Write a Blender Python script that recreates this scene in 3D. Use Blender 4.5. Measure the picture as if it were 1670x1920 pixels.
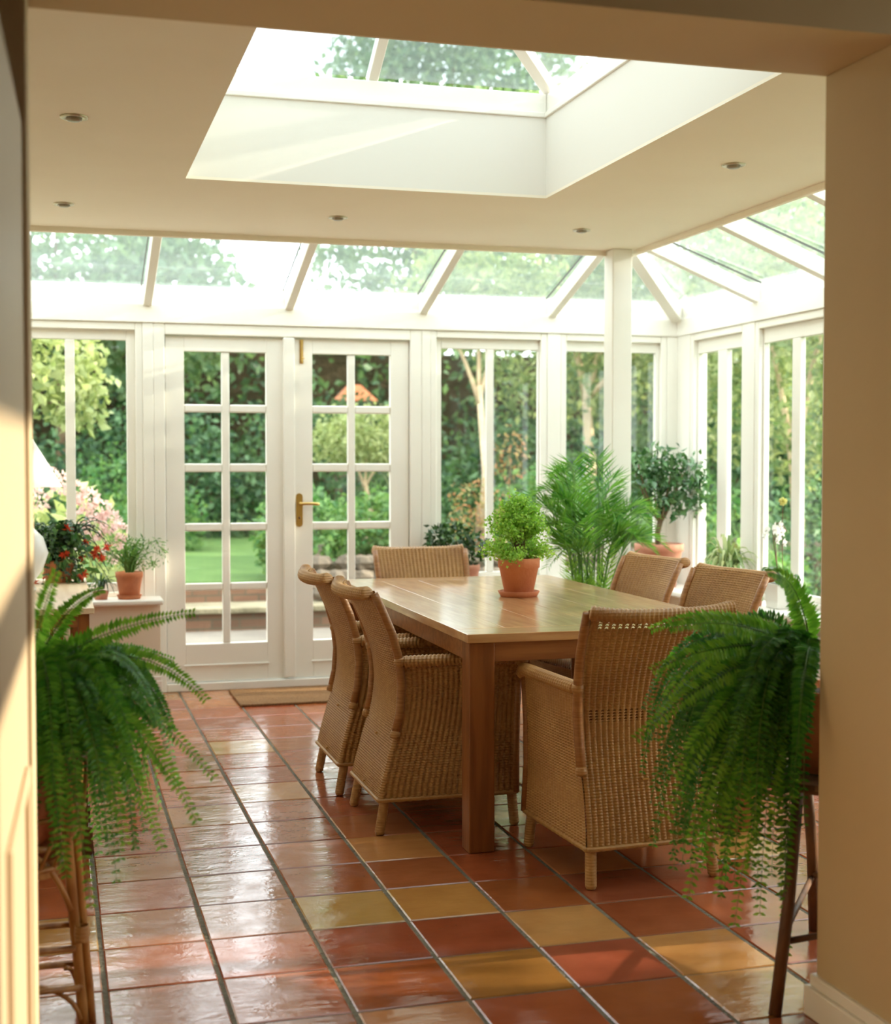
import bpy, math, random
import numpy as np
from mathutils import Vector, Matrix
PI = math.pi
for o in list(bpy.data.objects): bpy.data.objects.remove(o, do_unlink=True)
S = bpy.context.scene
C = S.collection
R = random.Random(7)
NR = np.random.RandomState(11)

# ------------------------------------------------------------------ camera
YAW, PITCH = math.radians(15.93), math.radians(-2.148)
cam = bpy.data.cameras.new('camera'); camo = bpy.data.objects.new('camera', cam); C.objects.link(camo)
cam.sensor_fit = 'HORIZONTAL'; cam.sensor_width = 36; cam.lens = 2584.2 / 1670 * 36
cam.clip_start = 0.02; cam.clip_end = 300
camo.location = (0, 0, 1.38)
camo.rotation_euler = (PI / 2 + PITCH, 0, -YAW)
cam.dof.use_dof = True; cam.dof.focus_distance = 5.0; cam.dof.aperture_fstop = 3.2
S.camera = camo
# ------------------------------------------------------------------ world, sun, exposure
w = bpy.data.worlds.new('sky'); S.world = w; w.use_nodes = True
nt = w.node_tree; bg = nt.nodes['Background']
bg.inputs[0].default_value = (0.95, 0.975, 1.0, 1); bg.inputs[1].default_value = 3.8
sun = bpy.data.lights.new('sun', 'SUN'); sun.energy = 7.5; sun.angle = math.radians(0.8); sun.color = (1.0, 0.87, 0.68)
suno = bpy.data.objects.new('sun', sun); C.objects.link(suno)
SUN_DIR = Vector((-0.95, 0.10, -0.325)).normalized()
suno.rotation_euler = SUN_DIR.to_track_quat('-Z', 'Y').to_euler()
suno.location = (9, 0, 6)
S.view_settings.view_transform = 'Standard'; S.view_settings.look = 'None'
S.view_settings.exposure = 0.56; S.view_settings.gamma = 1.0; S.view_settings.use_curve_mapping = False

# ------------------------------------------------------------------ materials
def lin(c):
    return tuple(((x / 255) / 12.92 if x / 255 <= 0.04045 else ((x / 255 + 0.055) / 1.055) ** 2.4) for x in c) + (1,)
def newmat(name):
    m = bpy.data.materials.new(name); m.use_nodes = True
    return m, m.node_tree.nodes, m.node_tree.links, m.node_tree.nodes['Principled BSDF']
def pm(name, c1, c2=None, scale=6, rough=0.5, bump=0.0, bscale=40, spec=0.5, metal=0, stretch=(1, 1, 1), island=False, coat=0, detail=4, dist=0.1):
    m, N, L, B = newmat(name)
    B.inputs['Roughness'].default_value = rough; B.inputs['Metallic'].default_value = metal
    B.inputs['Specular IOR Level'].default_value = spec
    B.inputs['Coat Weight'].default_value = coat; B.inputs['Coat Roughness'].default_value = 0.15
    tc = N.new('ShaderNodeTexCoord'); mp = N.new('ShaderNodeMapping'); mp.inputs['Scale'].default_value = stretch
    L.new(tc.outputs['Object'], mp.inputs[0])
    no = N.new('ShaderNodeTexNoise'); no.inputs['Scale'].default_value = scale; no.inputs['Detail'].default_value = detail
    L.new(mp.outputs[0], no.inputs[0])
    mx = N.new('ShaderNodeMix'); mx.data_type = 'RGBA'
    mx.inputs[6].default_value = lin(c1); mx.inputs[7].default_value = lin(c2 or c1)
    if island:
        g = N.new('ShaderNodeNewGeometry'); L.new(g.outputs['Random Per Island'], mx.inputs[0])
    else:
        rp = N.new('ShaderNodeValToRGB'); rp.color_ramp.elements[0].position = 0.35; rp.color_ramp.elements[1].position = 0.65
        L.new(no.outputs['Fac'], rp.inputs[0]); L.new(rp.outputs[0], mx.inputs[0])
    L.new(mx.outputs[2], B.inputs['Base Color'])
    if bump:
        n2 = N.new('ShaderNodeTexNoise'); n2.inputs['Scale'].default_value = bscale; n2.inputs['Detail'].default_value = 3
        L.new(mp.outputs[0], n2.inputs[0])
        b = N.new('ShaderNodeBump'); b.inputs['Strength'].default_value = bump; b.inputs['Distance'].default_value = dist
        L.new(n2.outputs['Fac'], b.inputs['Height']); L.new(b.outputs[0], B.inputs['Normal'])
    return m
def leafmat(name, c1, c2, trans=0.45, rough=0.4, spec=0.4, tint=(1.25, 1.25, 0.7)):
    m, N, L, B = newmat(name)
    B.inputs['Roughness'].default_value = rough; B.inputs['Specular IOR Level'].default_value = spec
    g = N.new('ShaderNodeNewGeometry'); mx = N.new('ShaderNodeMix'); mx.data_type = 'RGBA'
    mx.inputs[6].default_value = lin(c1); mx.inputs[7].default_value = lin(c2)
    L.new(g.outputs['Random Per Island'], mx.inputs[0]); L.new(mx.outputs[2], B.inputs['Base Color'])
    vm = N.new('ShaderNodeMix'); vm.data_type = 'RGBA'; vm.blend_type = 'MULTIPLY'; vm.inputs[0].default_value = 1
    vm.inputs[7].default_value = tint + (1,); L.new(mx.outputs[2], vm.inputs[6])
    t = N.new('ShaderNodeBsdfTranslucent'); L.new(vm.outputs[2], t.inputs[0])
    ms = N.new('ShaderNodeMixShader'); ms.inputs[0].default_value = trans
    L.new(B.outputs[0], ms.inputs[1]); L.new(t.outputs[0], ms.inputs[2])
    L.new(ms.outputs[0], N['Material Output'].inputs[0])
    return m
def glassmat(name, tint, refl=1.0, haze=0):
    m, N, L, B = newmat(name); N.remove(B)
    t = N.new('ShaderNodeBsdfTransparent'); t.inputs[0].default_value = tint + (1,)
    g = N.new('ShaderNodeBsdfGlossy'); g.inputs['Roughness'].default_value = 0.02
    lw = N.new('ShaderNodeLayerWeight'); lw.inputs[0].default_value = .5
    pw = N.new('ShaderNodeMath'); pw.operation = 'POWER'; pw.inputs[1].default_value = 5; L.new(lw.outputs['Facing'], pw.inputs[0])
    mt = N.new('ShaderNodeMath'); mt.operation = 'MULTIPLY_ADD'; mt.inputs[1].default_value = .9; mt.inputs[2].default_value = .04 * refl; L.new(pw.outputs[0], mt.inputs[0])
    ms = N.new('ShaderNodeMixShader'); L.new(mt.outputs[0], ms.inputs[0]); L.new(t.outputs[0], ms.inputs[1]); L.new(g.outputs[0], ms.inputs[2])
    out = ms
    if haze:      # thin film standing in for the milky reflection in roof glass
        d = N.new('ShaderNodeBsdfTranslucent'); d.inputs[0].default_value = (.72, .86, .84, 1)
        no = N.new('ShaderNodeTexNoise'); no.inputs['Scale'].default_value = 1.7; mr = N.new('ShaderNodeMapRange'); mr.inputs[3].default_value = haze * .4; mr.inputs[4].default_value = haze * 1.6
        L.new(no.outputs['Fac'], mr.inputs[0]); out = N.new('ShaderNodeMixShader'); L.new(mr.outputs[0], out.inputs[0]); L.new(ms.outputs[0], out.inputs[1]); L.new(d.outputs[0], out.inputs[2])
    L.new(out.outputs[0], N['Material Output'].inputs[0])
    return m
M = {}
M['white'] = pm('white_paint', (240, 236, 226), (236, 232, 221), 3, 0.35)
M['cream'] = pm('cream_plaster', (238, 228, 208), (235, 224, 203), 2, 0.75, bump=0.03, bscale=120)
M['ceil'] = pm('ceiling_plaster', (246, 238, 220), (244, 235, 216), 2, 0.8)
M['tan'] = pm('tan_plaster', (150, 122, 84), None, 2, 0.8)  # for unseen walls, darkened to keep the camera room dim
M['frontwall'] = pm('shaded_cream_paint', (200, 180, 142), (196, 176, 137), 2, 0.75, bump=0.03, bscale=120)  # cream paint darkened, the shade of the front walls put into the colour
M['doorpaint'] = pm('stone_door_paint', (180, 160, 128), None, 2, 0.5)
M['well'] = pm('white_plaster', (232, 228, 218), None, 2, 0.8)
M['grout'] = pm('grout', (116, 110, 92), (92, 86, 70), 9, 0.85, bump=0.3, bscale=60)
M['wood'] = pm('lit_honey_pine', (208, 164, 114), (176, 122, 74), 5, 0.3, bump=0.04, bscale=12, stretch=(7, .8, 7), coat=1.0)  # tabletop pine paled to put window glare into the colour
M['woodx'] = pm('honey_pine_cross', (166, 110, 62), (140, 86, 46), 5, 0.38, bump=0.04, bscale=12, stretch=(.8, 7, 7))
M['woodend'] = pm('lit_honey_pine_end', (204, 160, 110), (184, 132, 84), 5, 0.3, bump=0.04, bscale=12, stretch=(.8, 7, 7), coat=1.0)  # end boards paled for the same glare
M['woodz'] = pm('shaded_honey_pine_leg', (150, 92, 46), (122, 72, 34), 5, 0.38, bump=0.04, bscale=12, stretch=(7, 7, .6))  # leg pine darkened to stand in for shade below the top
M['palewood'] = pm('pale_wood', (226, 204, 172), (212, 184, 148), 4, 0.45, stretch=(7, .6, 7))
M['darkwood'] = pm('dark_wood', (112, 66, 34), (84, 48, 24), 5, 0.5, stretch=(7, 7, 1))
M['terra'] = pm('terracotta', (204, 130, 88), (190, 112, 72), 7, 0.8, bump=0.08, bscale=60)
M['terra2'] = pm('aged_terracotta', (212, 156, 130), (190, 122, 96), 9, 0.85, bump=0.08, bscale=60)
M['soil'] = pm('soil', (58, 40, 26), (34, 24, 16), 60, 0.95, bump=0.6, bscale=90)
M['brass'] = pm('brass', (206, 172, 104), None, 4, 0.28, metal=1)
M['pot'] = pm('white_ceramic', (238, 236, 230), None, 4, 0.25)
M['shade'] = pm('lampshade_linen', (246, 240, 228), None, 4, 0.8)
M['mat'] = pm('coir', (166, 122, 74), (132, 92, 54), 120, 0.95, bump=0.8, bscale=260, detail=6, dist=0.02)
M['bamboo'] = pm('bamboo', (198, 148, 82), (160, 106, 50), 9, 0.4, stretch=(3, 3, 1))
M['stick'] = pm('brown_branch_wood', (112, 74, 40), (82, 52, 28), 9, 0.55, bump=0.1, bscale=50, stretch=(3, 3, 1))
M['metal'] = pm('satin_nickel', (190, 182, 160), None, 4, 0.35, metal=0.8)
M['bulb'] = pm('unlit_lamp_glass', (150, 140, 118), None, 4, 0.3)
M['stone'] = pm('stone_slab', (138, 130, 106), (108, 102, 80), 3, 0.85, bump=0.2, bscale=20)
M['rock'] = pm('rough_rock', (112, 100, 84), (80, 72, 60), 4, 0.9, bump=0.3, bscale=14)
M['pave'] = pm('paving', (122, 116, 106), (98, 92, 84), 1.4, 0.85, bump=0.1, bscale=10)
M['grass'] = pm('lawn_grass', (108, 144, 70), (82, 120, 54), 1.2, 0.9, bump=0.9, bscale=90, dist=0.05)
M['earth'] = pm('garden_earth', (78, 62, 42), (58, 52, 32), 3, 0.95, bump=0.5, bscale=12)
M['bark'] = pm('bark', (138, 116, 88), (104, 84, 62), 6, 0.9, bump=0.4, bscale=20)
M['palebark'] = pm('pale_bark', (206, 184, 150), (176, 152, 120), 6, 0.85)
M['gbrick'] = pm('grey_strip', (84, 84, 76), None, 3, 0.5)
M['green'] = leafmat('fern_green', (52, 122, 34), (104, 168, 56), 0.4, 0.38)
M['dfern'] = leafmat('deep_fern_green', (34, 96, 32), (80, 142, 46), 0.38, 0.38)
M['frond_light'] = leafmat('bright_fern', (124, 176, 72), (176, 214, 110), 0.5, 0.5)
M['young'] = leafmat('young_fern_green', (84, 150, 46), (146, 200, 82), 0.45, 0.4)
M['palm'] = leafmat('palm_green', (66, 134, 54), (140, 188, 92), 0.45, 0.32)
M['ficus'] = leafmat('ficus_green', (48, 92, 52), (106, 146, 92), 0.2, 0.25, spec=0.7)
M['darkleaf'] = leafmat('dark_leaf', (34, 66, 34), (70, 108, 56), 0.2, 0.3, spec=0.6)
M['variegated'] = leafmat('variegated_leaf', (92, 124, 66), (196, 204, 152), 0.3, 0.4)
M['thin'] = leafmat('soft_green', (76, 124, 58), (130, 168, 92), 0.35, 0.4)
M['tree_mid'] = leafmat('tree_leaf_mid', (84, 118, 84), (148, 172, 132), 0.45, 0.55)
M['tree_dark'] = leafmat('tree_leaf_dark', (30, 66, 48), (112, 146, 102), 0.35, 0.55)
M['tree_yel'] = leafmat('tree_leaf_yellow', (96, 122, 74), (170, 178, 124), 0.5, 0.55, tint=(1.12, 1.15, .85))
M['shrub_lime'] = leafmat('lime_shrub_leaf', (128, 146, 88), (186, 192, 138), 0.4, 0.55, tint=(1.1, 1.15, .85))
M['shrub_mid'] = leafmat('garden_shrub_leaf', (68, 118, 66), (128, 162, 98), 0.4, 0.55)
M['red'] = leafmat('red_petals', (214, 66, 34), (232, 96, 58), 0.3, 0.5, tint=(1.1, .8, .7))
M['orange'] = leafmat('orange_petals', (170, 112, 72), (128, 146, 84), 0.3, 0.5, tint=(1.1, .8, .7))
M['pink'] = leafmat('pink_petals', (218, 186, 178), (232, 212, 204), 0.35, 0.6, tint=(1, .9, .9))
M['petal'] = leafmat('white_petals', (246, 244, 240), (250, 250, 248), 0.35, 0.5, tint=(1, 1, 1))
M['lemon'] = leafmat('cream_petals', (236, 230, 150), (244, 240, 178), 0.3, 0.5, tint=(1, 1, .9))
M['glass'] = glassmat('window_glass', (0.96, 0.98, 0.97), 0.8)
M['roofglass'] = glassmat('roof_glass', (0.74, 0.83, 0.83), 1.6, .07)
M['lanternglass'] = glassmat('dimmed_lantern_glass', (0.40, 0.46, 0.47), 1.6, .05)  # glass darkened to cut the sky light falling into the well

# wicker: honey cane with darker patches at random
def wicker():
    m, N, L, B = newmat('wicker_cane')
    B.inputs['Roughness'].default_value = 0.42
    tc = N.new('ShaderNodeTexCoord')
    no = N.new('ShaderNodeTexNoise'); no.inputs['Scale'].default_value = 55; no.inputs['Detail'].default_value = 4; L.new(tc.outputs['Object'], no.inputs[0])
    n2 = N.new('ShaderNodeTexNoise'); n2.inputs['Scale'].default_value = 3.5; L.new(tc.outputs['Object'], n2.inputs[0])
    mx = N.new('ShaderNodeMix'); mx.data_type = 'RGBA'; mx.inputs[6].default_value = lin((162, 116, 64)); mx.inputs[7].default_value = lin((210, 168, 108)); L.new(no.outputs['Fac'], mx.inputs[0])
    m2 = N.new('ShaderNodeMix'); m2.data_type = 'RGBA'; m2.inputs[7].default_value = lin((142, 92, 52)); L.new(mx.outputs[2], m2.inputs[6])
    mr = N.new('ShaderNodeMapRange'); mr.inputs[1].default_value = .4; mr.inputs[2].default_value = .75; mr.inputs[4].default_value = .6
    L.new(n2.outputs['Fac'], mr.inputs[0]); L.new(mr.outputs[0], m2.inputs[0])
    L.new(m2.outputs[2], B.inputs['Base Color'])
    wv = N.new('ShaderNodeTexWave'); wv.bands_direction = 'Z'; wv.inputs['Scale'].default_value = 34; wv.inputs['Distortion'].default_value = 1.0
    L.new(tc.outputs['Object'], wv.inputs[0])
    b = N.new('ShaderNodeBump'); b.inputs['Strength'].default_value = 0.25; b.inputs['Distance'].default_value = 0.004
    L.new(wv.outputs['Fac'], b.inputs['Height']); L.new(b.outputs[0], B.inputs['Normal'])
    return m
M['wicker'] = wicker()
M['cane'] = pm('cane_pole', (170, 120, 70), (148, 98, 54), 14, 0.35, bump=0.25, bscale=8, stretch=(1, 1, 14), dist=0.01)

def tile_material():
    m, N, L, B = newmat('terracotta_tiles')
    at = N.new('ShaderNodeAttribute'); at.attribute_name = 'tile_tone'
    tc = N.new('ShaderNodeTexCoord')
    no = N.new('ShaderNodeTexNoise'); no.inputs['Scale'].default_value = 7; no.inputs['Detail'].default_value = 5; L.new(tc.outputs['Object'], no.inputs[0])
    mx = N.new('ShaderNodeMix'); mx.data_type = 'RGBA'; mx.blend_type = 'MULTIPLY'
    mr = N.new('ShaderNodeMapRange'); mr.inputs[1].default_value = .35; mr.inputs[2].default_value = .7; mr.inputs[4].default_value = .55
    L.new(no.outputs['Fac'], mr.inputs[0]); L.new(mr.outputs[0], mx.inputs[0])
    L.new(at.outputs['Color'], mx.inputs[6]); mx.inputs[7].default_value = (0.72, 0.6, 0.5, 1)
    L.new(mx.outputs[2], B.inputs['Base Color'])
    nr = N.new('ShaderNodeTexNoise'); nr.inputs['Scale'].default_value = 11; nr.inputs['Detail'].default_value = 6; L.new(tc.outputs['Object'], nr.inputs[0])
    rr = N.new('ShaderNodeMapRange'); rr.inputs[1].default_value = .35; rr.inputs[2].default_value = .7; rr.inputs[3].default_value = .07; rr.inputs[4].default_value = .24
    L.new(nr.outputs['Fac'], rr.inputs[0]); L.new(rr.outputs[0], B.inputs['Roughness'])
    B.inputs['Specular IOR Level'].default_value = 0.8
    mp = N.new('ShaderNodeMapping'); mp.inputs['Scale'].default_value = (4, 11, 1); L.new(tc.outputs['Object'], mp.inputs[0])
    nb = N.new('ShaderNodeTexNoise'); nb.inputs['Scale'].default_value = 1.6; nb.inputs['Detail'].default_value = 3; L.new(mp.outputs[0], nb.inputs[0])
    b = N.new('ShaderNodeBump'); b.inputs['Strength'].default_value = 0.16; b.inputs['Distance'].default_value = 0.012
    L.new(nb.outputs['Fac'], b.inputs['Height'])
    nb2 = N.new('ShaderNodeTexNoise'); nb2.inputs['Scale'].default_value = 60; nb2.inputs['Detail'].default_value = 2; L.new(tc.outputs['Object'], nb2.inputs[0])
    b2 = N.new('ShaderNodeBump'); b2.inputs['Strength'].default_value = 0.10; b2.inputs['Distance'].default_value = 0.004
    L.new(nb2.outputs['Fac'], b2.inputs['Height']); L.new(b.outputs[0], b2.inputs['Normal']); L.new(b2.outputs[0], B.inputs['Normal'])
    return m
M['tile'] = tile_material()
def brickmat():
    m, N, L, B = newmat('garden_brick')
    B.inputs['Roughness'].default_value = .9
    tc = N.new('ShaderNodeTexCoord'); mp = N.new('ShaderNodeMapping'); mp.inputs['Rotation'].default_value = (PI / 2, 0, 0)
    L.new(tc.outputs['Object'], mp.inputs[0])
    b = N.new('ShaderNodeTexBrick'); b.inputs['Color1'].default_value = lin((120, 88, 68)); b.inputs['Color2'].default_value = lin((92, 70, 54)); b.inputs['Mortar'].default_value = lin((88, 80, 64))
    b.inputs['Scale'].default_value = 1; b.inputs['Brick Width'].default_value = .24; b.inputs['Row Height'].default_value = .08; b.inputs['Mortar Size'].default_value = .008
    L.new(mp.outputs[0], b.inputs[0]); L.new(b.outputs[0], B.inputs['Base Color'])
    return m
M['brick'] = brickmat()

# ------------------------------------------------------------------ mesh helpers
class MB:
    def __init__(s): s.v = []; s.f = []
    def add(s, vs, fs):
        k = len(s.v); s.v += [tuple(v) for v in vs]; s.f += [tuple(i + k for i in f) for f in fs]; return s
    def box(s, x0, x1, y0, y1, z0, z1, m=None):
        vs = [Vector(p) for p in ((x0, y0, z0), (x1, y0, z0), (x1, y1, z0), (x0, y1, z0), (x0, y0, z1), (x1, y0, z1), (x1, y1, z1), (x0, y1, z1))]
        if m is not None: vs = [m @ v for v in vs]
        return s.add(vs, ((3, 2, 1, 0), (4, 5, 6, 7), (0, 1, 5, 4), (1, 2, 6, 5), (2, 3, 7, 6), (3, 0, 4, 7)))
    def beam(s, p0, p1, wd, h, up=(0, 0, 1), below=False):
        p0, p1 = Vector(p0), Vector(p1); d = (p1 - p0); Ln = d.length; d.normalize()
        x = d.cross(Vector(up)).normalized(); z = x.cross(d)
        vs = []
        zo = (0, h) if not below else (-h, 0)
        for p in (p0, p1):
            for a, b in ((-1, 0), (1, 0), (1, 1), (-1, 1)): vs.append(p + x * (wd / 2 * a) + z * zo[b])
        return s.add(vs, ((0, 1, 2, 3), (7, 6, 5, 4), (0, 4, 5, 1), (1, 5, 6, 2), (2, 6, 7, 3), (3, 7, 4, 0)))
    def tube(s, pts, r, seg=8, caps=True, rope=None):
        pts = [Vector(p) for p in pts]; n = len(pts)
        rs = r if isinstance(r, (list, tuple)) else [r] * n
        vs = []; fs = []; nrm = None; acc = 0
        for i, p in enumerate(pts):
            t = (pts[min(i + 1, n - 1)] - pts[max(i - 1, 0)]).normalized()
            if nrm is None:
                a = Vector((0, 0, 1)) if abs(t.z) < .9 else Vector((1, 0, 0)); nrm = t.cross(a).normalized()
            else: nrm = (nrm - t * nrm.dot(t)).normalized()
            b = t.cross(nrm)
            if i: acc += (pts[i] - pts[i - 1]).length
            for k in range(seg):
                th = 2 * PI * k / seg; rr = rs[i]
                if rope: rr *= 1 + rope[1] * (abs(math.sin(acc * rope[0] + abs(th - PI) * 1.5)) - .6) 
                vs.append(p + (nrm * math.cos(th) + b * math.sin(th)) * rr)
        for i in range(n - 1):
            for k in range(seg):
                k2 = (k + 1) % seg
                fs.append((i * seg + k, i * seg + k2, (i + 1) * seg + k2, (i + 1) * seg + k))
        if caps: fs += [tuple(range(seg))[::-1], tuple(range((n - 1) * seg, n * seg))]
        return s.add(vs, fs)
    def lathe(s, prof, seg=32, c=(0, 0, 0)):
        vs = []; fs = []
        for r, z in prof:
            for k in range(seg):
                a = 2 * PI * k / seg; vs.append((c[0] + r * math.cos(a), c[1] + r * math.sin(a), c[2] + z))
        for i in range(len(prof) - 1):
            for k in range(seg):
                k2 = (k + 1) % seg; fs.append((i * seg + k, i * seg + k2, (i + 1) * seg + k2, (i + 1) * seg + k))
        return s.add(vs, fs)
    def prism(s, poly, z0, z1):
        n = len(poly); vs = [(x, y, z0) for x, y in poly] + [(x, y, z1) for x, y in poly]
        return s.add(vs, [tuple(range(n))[::-1], tuple(range(n, 2 * n))] + [(i, (i + 1) % n, (i + 1) % n + n, i + n) for i in range(n)])
    def build(s, name, mat, parent=None, smooth=False, bevel=0, loc=None):
        me = bpy.data.meshes.new(name); me.from_pydata(s.v, [], s.f); me.materials.append(mat)
        return link(name, me, parent, smooth, bevel, loc)
def link(name, me, parent=None, smooth=False, bevel=0, loc=None):
    if smooth: me.polygons.foreach_set('use_smooth', [True] * len(me.polygons))
    me.update()
    o = bpy.data.objects.new(name, me); C.objects.link(o)
    if parent: o.parent = parent
    if loc: o.location = loc
    if bevel:
        b = o.modifiers.new('bevel', 'BEVEL'); b.width = bevel; b.segments = 2; b.limit_method = 'ANGLE'
    return o
def np_mesh(name, V, F, mat, parent=None, smooth=False):
    """V (n,3) array, F (m,k) array of equal-sided faces"""
    me = bpy.data.meshes.new(name); V = np.asarray(V, dtype=np.float32); F = np.asarray(F, dtype=np.int32)
    me.vertices.add(len(V)); me.vertices.foreach_set('co', V.ravel())
    k = F.shape[1]; me.loops.add(F.size); me.loops.foreach_set('vertex_index', F.ravel())
    me.polygons.add(len(F)); me.polygons.foreach_set('loop_start', np.arange(0, F.size, k, dtype=np.int32))
    me.polygons.foreach_set('loop_total', np.full(len(F), k, dtype=np.int32))
    me.materials.append(mat); me.update(calc_edges=True); me.validate()
    return link(name, me, parent, smooth)
def tag(o, label=None, cat=None, group=None, kind=None):
    if label: o['label'] = label
    if cat: o['category'] = cat
    if group: o['group'] = group
    if kind: o['kind'] = kind
    return o
def thing(name, label, cat, loc=(0, 0, 0), rot=0, group=None):
    o = bpy.data.objects.new(name, None); C.objects.link(o); o.empty_display_size = .1
    o.location = loc; o.rotation_euler = (0, 0, rot)
    return tag(o, label, cat, group)
def struct(name, label, loc=(0, 0, 0)):
    o = bpy.data.objects.new(name, None); C.objects.link(o); o.location = loc
    return tag(o, label, None, None, 'structure')
def copy_tree(o, parent=None):
    c = o.copy(); C.objects.link(c); c.parent = parent
    for ch in o.children: copy_tree(ch, c)
    return c
def st(o, label): return tag(o, label, None, None, 'structure')

# leaves: diamond quads with a fold, all one array
def leaves_np(P, D, L, W, Nn=None):
    """P base points, D unit directions, L lengths, W widths -> verts and tri-faces (4 verts, 2 tris as quad)"""
    n = len(P); rnd = NR.normal(size=(n, 3)) if Nn is None else Nn
    Sd = np.cross(D, rnd); Sd /= np.linalg.norm(Sd, axis=1)[:, None] + 1e-9
    Up = np.cross(Sd, D)
    L = np.broadcast_to(L, n)[:, None]; W = np.broadcast_to(W, n)[:, None]
    mid = P + D * L * .45
    V = np.stack([P, mid + Sd * W / 2 + Up * W * .18, P + D * L - Up * L * .08, mid - Sd * W / 2 + Up * W * .18], 1).reshape(-1, 3)
    i = np.arange(n)[:, None] * 4
    F = np.concatenate([i + [0, 1, 2], i + [0, 2, 3]], 0)
    return V, F
def rdir(n):
    d = NR.normal(size=(n, 3)); return d / np.linalg.norm(d, axis=1)[:, None]
def blob_leaves(blobs, n, L, W, droop=.2):
    vol = np.array([b[3] * b[4] * b[5] for b in blobs]) ** .7; vol /= vol.sum(); P = []
    for b, k in zip(blobs, (vol * n).astype(int)):
        d = rdir(k); r = NR.uniform(.55, 1.0, k) ** .6
        d = d * (1 + .22 * np.sin(d[:, :1] * 7 + b[0]) * np.sin(d[:, 1:2] * 6 + b[1]))
        P.append(np.array(b[:3]) + d * r[:, None] * np.array(b[3:6]))
    P = np.concatenate(P); D = rdir(len(P)); D[:, 2] -= droop; D /= np.linalg.norm(D, axis=1)[:, None]
    s = NR.uniform(.6, 1.3, len(P))
    return leaves_np(P, D, L * s, W * s)

# ferns: fronds with paired pinnae
class Fronds:
    def __init__(s): s.P = []; s.D = []; s.L = []; s.W = []; s.N = []; s.rach = MB()
    def frond(s, p0, p1, p2, n=38, L=.036, W=.011, ang=.25, r=.0016, v=0.12, sag=.15, t0=.1, pw=.75, jit=.1, face=None, k_=0):
        p0, p1, p2 = (np.array(p, float) for p in (p0, p1, p2))
        cur = lambda t: (1 - t) ** 2 * p0 + 2 * t * (1 - t) * p1 + t * t * p2
        s.rach.tube([cur(t) for t in np.linspace(0, 1, 9)], [r * (1.3 - .9 * t) for t in np.linspace(0, 1, 9)], 4, False)
        up = np.array([0, 0, 1.]); out = p2 - p0; out[2] = 0; out /= np.linalg.norm(out) + 1e-6
        for k in range(n):
            t = t0 + (1 - t0) * (k + .5) / n
            q = cur(t); T = cur(min(t + .02, 1)) - cur(t - .02); T /= np.linalg.norm(T) + 1e-9
            Nn = up * .8 + out * .35
            if face is not None: Nn = Nn * (1 - k_) + np.array(face) * k_
            Nn = Nn - T * Nn.dot(T); Nn /= np.linalg.norm(Nn) + 1e-6
            Sd = np.cross(T, Nn)
            pr = (min(1, (t - t0) / (1 - t0) * 5 + .45)) * max(0.10, (1 - t) / (1 - t0)) ** (pw * .62)
            for sg in (-1, 1):
                d = Sd * sg * (1 - ang * .3) + T * ang + Nn * v + np.array([0, 0, -sag]) + np.array([R.uniform(-jit, jit) for _ in range(3)])
                d /= np.linalg.norm(d)
                s.P.append(q); s.D.append(d); s.L.append(L * pr * R.uniform(.85, 1.1)); s.W.append(W * (.28 + .72 * pr)); s.N.append(Nn + np.array([R.uniform(-.25, .25) for _ in range(3)]))
    def build(s, name, mat, parent, stalk=None, smat=None):
        V, F = leaves_np(np.array(s.P), np.array(s.D), np.array(s.L), np.array(s.W), np.array(s.N))
        o = np_mesh(name, V, F, mat, parent)
        if stalk: s.rach.build(stalk, smat or mat, parent, True)
        return o
def bez(p0, p1, p2, n=8):
    return [tuple((1 - t) ** 2 * a + 2 * t * (1 - t) * b + t * t * c for a, b, c in zip(p0, p1, p2)) for t in [i / (n - 1) for i in range(n)]]
def pot_profile(rt, rb, h, rim, th=.008):
    return [(0, 0), (rb, 0), (rt * .93 - 0, h - rim), (rt, h - rim), (rt * 1.02, h - rim * .5), (rt, h), (rt - th, h), (rt - th - .004, h - rim), (rt * .86, h - rim * 1.0), (0, h - rim)]
def add_pot(parent, rt, rb, h, rim, mat, z=0, saucer=None, smat=None):
    pt = MB().lathe([(0, z), (rb, z), (rb + .002, z + .003), (rt * .94, z + h - rim), (rt, z + h - rim + .002), (rt * 1.01, z + h - .004), (rt - .002, z + h), (rt - .010, z + h), (rt - .014, z + h - rim), (rt - .02, z + h - rim - .01)], 40).build('pot', mat, parent, True)
    MB().lathe([(rt - .012, z + h - rim * .55), (rt * .5, z + h - rim * .4), (0, z + h - rim * .38)], 24).build('soil', M['soil'], pt, True)
    if saucer:
        MB().lathe([(0, z - .012), (saucer * .86, z - .012), (saucer, z + .012), (saucer - .006, z + .013), (saucer * .84, z - .002), (0, z - .002)], 40).build('saucer', smat or mat, parent, True)

# ================================================================== THE SETTING
XR, YB, HC = 3.945, 8.286, 2.58       # right wall, back wall, ceiling
XC, YC = 3.213, 7.402                 # edge of the flat ceiling
XL = -1.0
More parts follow.
